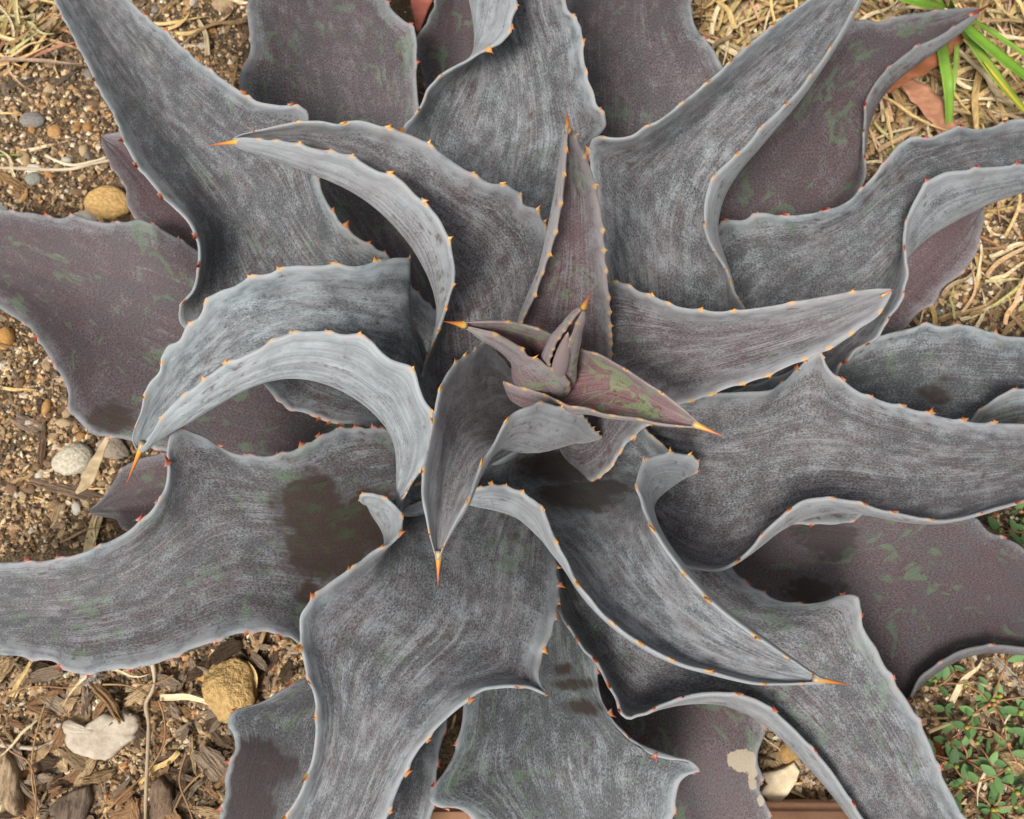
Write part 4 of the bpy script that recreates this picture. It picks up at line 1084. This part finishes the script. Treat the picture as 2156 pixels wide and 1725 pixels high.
# dead leaves and terracotta
tag(ribbon('dead_leaf', [at(1985, 95, .035), at(1945, 130, .048), at(1905, 160, .05), at(1868, 190, .045), at(1838, 225, .03)], [.010, .040, .052, .040, .012], M_DRY, (.46, .17, .08), fold=.35, wob=1.0, twist=.6, seed=6, n=36),
    'curled rust brown dead leaf in straw under the tall leaf', 'dead leaf')
tag(ribbon('dead_leaf', [at(1872, 205, .032), at(1905, 235, .034), at(1945, 275, .032), at(1975, 310, .024)], [.012, .028, .027, .024], M_DRY, (.52, .25, .15), fold=.1, wob=.5, seed=7),
    'flat faded pinkish dead leaf strip in straw', 'dead leaf')
tag(ribbon('dead_leaf', [at(892, -110, .01), at(893, -40, .018), at(890, 20, .018), at(882, 75, .010)], [.02, .032, .03, .004], M_DRY, (.42, .13, .09), fold=.12, wob=.4, seed=8),
    'faded red dead leaf between two upper agave leaves', 'dead leaf')
e0, e1 = at(880, 1700), at(1900, 1697)
cx, hw = (e0.x + e1.x) / 2, (e1.x - e0.x) / 2
n0 = p2w(1400, 1694, .028).y
import bmesh
bm = bmesh.new(); bmesh.ops.create_cube(bm, size=1.0)
bmesh.ops.scale(bm, vec=(hw * 2, .11, .05), verts=bm.verts)
bmesh.ops.bevel(bm, geom=bm.edges[:], offset=.006, segments=3, affect='EDGES')
me = bpy.data.meshes.new('terracotta_edging'); bm.to_mesh(me); bm.free()
me.materials.append(M_TERRA)
me.polygons.foreach_set('use_smooth', np.ones(len(me.polygons), dtype=bool))
o = link('terracotta_edging', me); o.location = (cx, n0 - .055, .004); o.color = (.60, .33, .20, 1)
tag(o, 'smooth terracotta edging bar lying under the lowest leaves', 'edging')

# green grass clump
clump = link('grass_clump', None); clump.location = at(2000, 22)
tag(clump, 'bright green grass clump growing behind the long purple leaf tip', 'grass')
B = lambda s: [p2w(*[float(v) * (1 if i < 2 else .01) for i, v in enumerate(q.split(','))]) for q in s.split()]
blades = [('2000,22,0.5 1975,16,5 1930,5,7 1870,-15,7 1800,-60,5', [.008, .013, .014, .011, .002], (.15, .29, .03)),
          ('2000,22,0.5 2010,25,5 2050,75,8 2110,125,8 2180,180,6 2250,250,3', [.006, .010, .013, .013, .011, .002], (.15, .30, .03)),
          ('2005,18,0.5 2040,40,5 2090,70,7 2150,110,7 2230,165,5', [.004, .006, .007, .006, .002], (.17, .31, .04)),
          ('1992,25,0.5 1982,70,4 1985,120,6 1995,180,6 1997,235,4 1994,285,1.5', [.006, .011, .013, .012, .011, .008], (.20, .36, .05)),
          ('1998,25,0.5 2012,60,4 2013,120,5 2008,180,5 2003,230,3.5', [.003, .006, .006, .005, .003], (.24, .38, .07)),
          ('2004,22,0.5 2020,55,4 2055,105,7 2095,160,7 2140,215,5 2190,270,2', [.005, .009, .012, .012, .010, .002], (.22, .34, .05)),
          ('2003,20,0.5 2003,-10,5 2002,-60,7 2000,-120,7', [.006, .009, .009, .003], (.20, .34, .05)),
          ('2000,20,0.5 1970,-5,4 1940,-40,5 1900,-90,3', [.006, .008, .008, .002], (.15, .28, .03))]
for i, (s, w, c) in enumerate(blades):
    o = ribbon('blade', B(s), w, M_GREEN, c, fold=.30, n=34, twist=.3 * (-1) ** i)
    o.parent = clump; o.location -= clump.location
o = ribbon('yellow_edge', B('2070,128,7.6 2095,160,7.2 2140,215,5.2 2190,270,2.2'), [.002, .004, .004, .002], M_GREEN, (.52, .40, .05), n=20)
o.parent = clump; o.location -= clump.location

# ------------------------------------------------------------------ scattered litter
REG = {
 'bl': [(0, 1390), (150, 1415), (360, 1385), (550, 1330), (640, 1360), (650, 1430), (560, 1480), (485, 1505), (490, 1600), (465, 1740), (0, 1740)],
 'ml': [(0, 655), (60, 690), (140, 800), (150, 870), (200, 915), (355, 950), (270, 1000), (190, 1080), (260, 1115), (200, 1150), (0, 1170)],
 'tl': [(0, 0), (115, 0), (200, 170), (267, 300), (215, 290), (240, 370), (275, 450), (240, 470), (150, 455), (0, 440)],
 'tl2': [(270, 0), (525, 0), (505, 190), (433, 143), (360, 80)],
 'tr': [(1820, 0), (2156, 0), (2156, 250), (1960, 290), (1900, 300), (1820, 390), (1825, 240), (1900, 130), (2060, 30)],
 'tr2': [(1450, -10), (1720, -10), (1540, 135), (1470, 70)],
 'tr3': [(1790, -10), (2060, -10), (2040, 18), (1850, 48), (1790, 42)],
 'rm': [(2060, 440), (2156, 400), (2156, 710), (2060, 690), (1900, 690), (2010, 600), (2060, 500)],
 'br': [(1920, 1480), (1960, 1420), (2050, 1375), (2156, 1380), (2156, 1740), (2030, 1740), (1960, 1560)],
 'bm': [(1610, 1520), (1680, 1580), (1790, 1700), (1620, 1700), (1600, 1600)],
 'rr': [(2060, 1090), (2156, 1060), (2156, 1150)],
}


def inside(p, poly):
    c = False; j = len(poly) - 1
    for i in range(len(poly)):
        a, b = poly[i], poly[j]
        if (a[1] > p[1]) != (b[1] > p[1]) and p[0] < (b[0] - a[0]) * (p[1] - a[1]) / (b[1] - a[1]) + a[0]: c = not c
        j = i
    return c


R2 = random.Random(21)


def sample(reg):
    P = REG[reg]; xs = [q[0] for q in P]; ys = [q[1] for q in P]
    while True:
        p = (R2.uniform(min(xs), max(xs)), R2.uniform(min(ys), max(ys)))
        if inside(p, P): return p


BARK = {'dark': [((.09, .058, .036), (.18, .12, .075)), 'dark brown bark chip lying in the mulch', 'dark bark chips'],
        'grey': [((.30, .225, .155), (.46, .35, .245)), 'weathered grey brown bark chip lying in the mulch', 'grey brown bark chips'],
        'tan': [((.50, .34, .18), (.72, .52, .30)), 'light tan wood chip lying in the mulch', 'tan wood chips'],
        'red': [((.34, .19, .095), (.46, .27, .14)), 'reddish brown bark chip lying in the mulch', 'reddish bark chips']}


def rcol(pair):
    t = R2.random()
    return tuple(a + (b - a) * t for a, b in zip(*pair))


for reg, n, lo, hi, zmax in (('bl', 165, 20, 75, .009), ('ml', 34, 14, 46, .002), ('tl', 26, 14, 44, .002), ('tl2', 8, 14, 36, .002), ('br', 30, 20, 60, .004), ('bm', 12, 20, 60, .005), ('rm', 14, 16, 46, .002), ('tr', 8, 16, 40, .002)):
    for i in range(n):
        kind = R2.choices(['dark', 'grey', 'tan', 'red'], [4, 4, 3, 2])[0]
        x, y = sample(reg)
        o = link('bark_chip', CHIP[R2.randrange(len(CHIP))])
        L = R2.uniform(lo, hi) * MM * (1 if R2.random() > .25 else .6)
        o.location = at(x, y, .001 + R2.random() * zmax)
        o.scale = (L, L * R2.uniform(.7, 1.25), L * R2.uniform(.7, 1.3))
        o.rotation_euler = (R2.gauss(0, .18), R2.gauss(0, .14), R2.uniform(0, 6.28)); o.color = (*rcol(BARK[kind][0]), 1)
        tag(o, BARK[kind][1], 'bark chip' if kind != 'tan' else 'wood chip', BARK[kind][2])

PEBC = {'tan': [((.38, .27, .15), (.50, .37, .22)), 'little tan pebble lying on the soil', 'tan pebbles'],
        'orange': [((.42, .22, .08), (.52, .30, .12)), 'little orange pebble lying on the soil', 'orange pebbles'],
        'grey': [((.19, .175, .15), (.29, .27, .235)), 'little grey pebble lying on the soil', 'grey pebbles'],
        'white': [((.55, .49, .40), (.70, .65, .56)), 'little white pebble lying on the soil', 'white pebbles'],
        'brown': [((.21, .13, .075), (.28, .175, .10)), 'little brown pebble lying on the soil', 'brown pebbles']}
for reg, n, lo, hi in (('tl', 78, 8, 30), ('tl2', 26, 8, 26), ('ml', 82, 8, 30), ('bl', 36, 8, 24), ('br', 20, 8, 22), ('bm', 10, 10, 30), ('rm', 24, 8, 26), ('tr', 12, 8, 20)):
    for i in range(n):
        kind = R2.choices(['tan', 'orange', 'grey', 'white', 'brown'], [5, 3, 2, 2.2, 3.5])[0]
        x, y = sample(reg)
        o = link('pebble', (PEB if R2.random() < .45 else ANG)[R2.randrange(6)])
        s = (lo + (hi - lo) * R2.random() ** 2.2) * MM * .5
        sx, sy, sz = s * R2.uniform(.9, 1.35), s * R2.uniform(.75, 1.05), s * R2.uniform(.5, .8)
        o.location = at(x, y, sz * .15); o.scale = (sx, sy, sz); o.rotation_euler = (R2.gauss(0, .2), R2.gauss(0, .2), R2.uniform(0, 6.28)); o.color = (*rcol(PEBC[kind][0]), 1)
        tag(o, PEBC[kind][1], 'pebble', PEBC[kind][2])

# dry grass: blade meshes shared by copies
STR = []
for k in range(12):
    r = random.Random(k + 50); L = 1.0
    pts = [Vector((0, 0, 0))]
    an = 0
    for i in range(5):
        an += r.uniform(-.35, .35)
        pts.append(pts[-1] + Vector((math.cos(an), math.sin(an), 0)) * .2 + Vector((0, 0, (.05 if i == 1 else -.02) * r.random())))
    w = r.uniform(.032, .085)
    o = ribbon('dry_grass_blade', pts, [w, w, w * .9, w * .6, w * .15], M_STRAWU, (1, 1, 1), fold=.5, thick=.006, n=12, twist=r.uniform(-1.5, 1.5), wob=.3, seed=k)
    STR.append(o.data); bpy.data.objects.remove(o)
SCOL = ((.30, .20, .09), (.74, .56, .30))
REG['tlc'] = [(0, 0), (110, 0), (130, 60), (70, 120), (0, 160)]
for reg, n, lo, hi, zz, main in (('tr', 120, 90, 300, .028, 1.1), ('tr2', 34, 90, 240, .028, 1.0), ('tr3', 26, 90, 240, .03, .2), ('rm', 24, 60, 200, .008, .5), ('tlc', 22, 70, 190, .012, 1.0), ('tl2', 12, 60, 200, .006, .9), ('tl', 8, 50, 140, .004, .3), ('ml', 10, 40, 120, .004, .6), ('br', 16, 50, 150, .01, .4), ('bm', 8, 50, 130, .01, .2), ('bl', 16, 50, 150, .012, .9)):
    for i in range(n):
        x, y = sample(reg)
        o = link('dry_grass_blade', STR[R2.randrange(len(STR))])
        L = R2.uniform(lo, hi) * MM
        o.rotation_euler = (R2.gauss(0, .25), R2.gauss(0, .07), main + R2.gauss(0, .75) + (math.pi if R2.random() < .5 else 0))
        d = Vector((math.cos(o.rotation_euler.z), math.sin(o.rotation_euler.z), 0)) * L * .5
        o.location = at(x, y, .002 + R2.random() ** 1.5 * zz) - d; o.scale = (L, L * R2.uniform(.7, 1.2) * (150 * MM / L) ** .5, L)
        tone = R2.choice(('pale', 'golden', 'brownish'))
        o.color = (*rcol({'pale': ((.68, .55, .34), (.85, .70, .44)), 'golden': ((.60, .42, .17), (.76, .55, .25)), 'brownish': ((.32, .21, .10), (.42, .28, .14))}[tone]), 1)
        big = reg.startswith('tr')
        tag(o, 'dry ' + tone + ' grass blade in the straw behind the agave' if big else 'loose dry ' + tone + ' straw blade lying on soil or mulch', 'dry grass', 'dry ' + tone + ' blades in the straw' if big else 'loose ' + tone + ' straw blades')

# spurge weeds: runners with opposite oval leaves
def weed_leaf():
    V, F = [], []
    n, m = 7, 5
    for i in range(n):
        t = i / (n - 1); w = .23 * math.sin(math.pi * (t * .94 + .03)) ** .7
        for j in range(m):
            u = j / (m - 1) * 2 - 1
            V.append((t, u * w, .10 * abs(u) * w * 2 - .06 * t * t))
    for i in range(n - 1):
        for j in range(m - 1):
            a = i * m + j; F.append((a, a + m, a + m + 1, a + 1))
    k = len(V); V += [(x, y, z - .012) for x, y, z in V]
    F += [tuple(reversed([q + k for q in f])) for f in F[:(n - 1) * (m - 1)]]
    return mesh_from('leaf', V, F, M_WEED)


WL = weed_leaf()
WB = pebble_mesh(77, ICO1, .2, M_WEED)


def spurge(px, py, n, spread, seed, where, ang0=0, ang1=6.28):
    r = random.Random(seed)
    root = link('spurge_weed', None); c = at(px, py); root.location = c
    tag(root, 'low spurge weed with oval green leaves ' + where, 'weed', 'spurge weeds beside the agave')
    for k in range(n):
        an = ang0 + (ang1 - ang0) * (k + r.uniform(.2, .8)) / n; L = spread * MM * r.uniform(.6, 1.1)
        pts = []; a2 = an; p = Vector((0, 0, .002))
        for i in range(6):
            pts.append(p.copy()); a2 += r.gauss(0, .22)
            p = p + Vector((math.cos(a2), math.sin(a2), 0)) * L / 5
            p.z = .006 + .012 * math.sin(math.pi * min(1, (i + 1) / 5.5)) * r.uniform(.6, 1.3)
        V, F = tube_data(pts, .0011, .0006, n=14, k=5)
        st = link('stem', mesh_from('stem', V, F, M_WEED), root); st.color = (.36, .19, .10, 1)
        P = np.array([tuple(q) for q in pts]); x = np.concatenate([[0], np.cumsum(np.linalg.norm(np.diff(P, axis=0), axis=1))])
        nn = max(4, int(L / .0125))
        S = hermite(P, x / x[-1], np.linspace(.08, 1, nn))
        for i in range(nn):
            q = Vector(S[i]); tg = Vector(S[min(i + 1, nn - 1)] - S[max(i - 1, 0)]); ta = math.atan2(tg.y, tg.x)
            for sd in (-1, 1):
                if r.random() < .22: continue
                lf = link('leaf', WL, root); s = r.uniform(.0075, .0175)
                lf.location = q; lf.scale = (s, s * r.uniform(.9, 1.15), s)
                lf.rotation_euler = (r.gauss(0, .3), -r.uniform(.05, .45), ta + sd * r.uniform(.75, 1.25))
                g = r.random() * r.choice((1, 1, 1.6)); lf.color = (.075 + .06 * g, .155 + .10 * g, .055 + .03 * g, 1)
            if r.random() < .3:
                b = link('flower_bud', WB, root); b.location = q + Vector((r.gauss(0, .001), r.gauss(0, .001), .0025)); b.scale = (.0022,) * 3
                b.color = r.choice(((.42, .33, .06, 1), (.45, .22, .10, 1), (.30, .33, .08, 1)))


spurge(2080, 1480, 6, 150, 1, 'under the tan straw stalk')
spurge(2140, 1590, 6, 170, 2, 'growing around the tan rough rock')
spurge(2030, 1600, 5, 120, 3, 'next to the rust red bark chip')
spurge(2085, 1700, 6, 140, 4, 'beside the lower end of a long agave leaf')
spurge(1965, 1445, 3, 90, 5, 'tucked under the dark purple leaf edge', -.2, 2.4)
spurge(2170, 1110, 4, 90, 6, 'by the pale tan husk', 1.2, 4.2)

# ------------------------------------------------------------------ uncountable litter
def mass(name, n, gen, mat, label, cat):
    V, F, C = [], [], []
    for i in range(n):
        g = gen()
        if g is None: continue
        v, f, c = g
        b = len(V); V += v; F += [tuple(q + b for q in p) for p in f]; C += [(*c, 1)] * len(v)
    me = mesh_from(name, V, F, mat, smooth=False)
    ca = me.color_attributes.new('tint', 'FLOAT_COLOR', 'POINT')
    ca.data.foreach_set('color', np.array(C, dtype=np.float32).ravel())
    return tag(link(name, me), label, cat, kind='stuff')


OV = [Vector(q) for q in ((1, 0, 0), (-1, 0, 0), (0, 1, 0), (0, -1, 0), (0, 0, 1), (0, 0, -1))]
OF = [(0, 2, 4), (2, 1, 4), (1, 3, 4), (3, 0, 4), (2, 0, 5), (1, 2, 5), (3, 1, 5), (0, 3, 5)]
CR = [(.10, .065, .038), (.17, .115, .065), (.28, .19, .105), (.40, .29, .17), (.06, .042, .027), (.50, .42, .31), (.34, .19, .085), (.13, .10, .075)]
regs = [k for k in REG if k not in ('tlc',)]
areas = []
for k in regs:
    P = REG[k]; areas.append(abs(sum(P[i - 1][0] * P[i][1] - P[i][0] * P[i - 1][1] for i in range(len(P)))) / 2)


def crumb():
    if R2.random() < .86:
        k = R2.choices(regs, areas)[0]
        x, y = sample(k); p = at(x, y)
    else:
        x, y = R2.uniform(-.8, .8), R2.uniform(-.4, .95); p = Vector((x, y, gh(x, y)))
    s = .0006 + .0036 * R2.random() ** 2.4
    q = Matrix.Rotation(R2.uniform(0, 6.28), 3, 'Z') @ Matrix.Rotation(R2.gauss(0, .6), 3, 'X')
    sc = (R2.uniform(.7, 1.3), R2.uniform(.7, 1.3), R2.uniform(.5, 1))
    v = [p + q @ Vector((a.x * s * sc[0] + s * R2.uniform(-.3, .3), a.y * s * sc[1] + s * R2.uniform(-.3, .3), a.z * s * sc[2])) + Vector((0, 0, s * .3)) for a in OV]
    c = R2.choices(CR, [3, 5, 6, 5, 1.5, 2, 2, 2])[0]; j = R2.uniform(.8, 1.2)
    return v, OF, tuple(min(.8, q * j * 1.6) for q in c)


mass('soil_crumbs', 26000, crumb, M_CRUMB, 'fine gravel and crumbs of soil covering the ground', 'gravel')
chip_geo = [([Vector(v.co) for v in m.vertices], [tuple(p.vertices) for p in m.polygons]) for m in CHIP[:5]]
str_geo = [([Vector(v.co) for v in m.vertices], [tuple(p.vertices) for p in m.polygons]) for m in STR[:6]]


def far_pos(mixed=.0, k=None):
    for _ in range(30):
        x, y = R2.uniform(-.95, .95), R2.uniform(-.55, 1.1)
        px = w2p(np.array([[x, y, 0]]))[0]
        if any(inside(px, REG[q]) for q in regs): continue
        return Vector((x, y, gh(x, y))), px
    return None, None


def mulch_chip():
    if R2.random() < .45:
        px = sample('bl' if R2.random() < .75 else R2.choice(['br', 'bm', 'ml'])); p = at(*px)
        L = R2.uniform(.005, .016)
    else:
        p, px = far_pos(); L = R2.uniform(.008, .035)
        if p is None: return None
    v, f = chip_geo[R2.randrange(5)]
    m = Matrix.Translation(p + Vector((0, 0, .0015))) @ Matrix.Rotation(R2.uniform(0, 6.28), 4, 'Z') @ Matrix.Rotation(R2.gauss(0, .25), 4, 'X') @ Matrix.Scale(L, 4)
    return [m @ q for q in v], f, rcol(R2.choice(list(BARK.values()))[0])


mass('bark_mulch', 2000, mulch_chip, M_MULCH, 'small splintered bark crumbs and mulch spread over the soil', 'mulch')


def straw_bit():
    if R2.random() < .75:
        k = R2.choices(['tr', 'tr2', 'tr3', 'tlc', 'rm'], [6, 2, 1.2, .8, .5])[0]
        p = at(*sample(k))
    else:
        x, y = R2.uniform(.25, .9), R2.uniform(.5, 1.0); p = Vector((x, y, gh(x, y)))
    v, f = str_geo[R2.randrange(6)]
    L = R2.uniform(.03, .12)
    m = Matrix.Translation(p + Vector((0, 0, R2.random() ** 2 * .02 + .002))) @ Matrix.Rotation(1.0 + R2.gauss(0, 1.0), 4, 'Z') @ Matrix.Rotation(R2.gauss(0, .15), 4, 'Y') @ Matrix.Diagonal((L, .075, L, 1))
    return [m @ q for q in v], f, tuple(q * R2.uniform(.75, 1.1) for q in rcol(SCOL))


mass('straw_mat', 800, straw_bit, M_CRUMB, 'matted dry straw covering the soil behind the agave', 'straw')
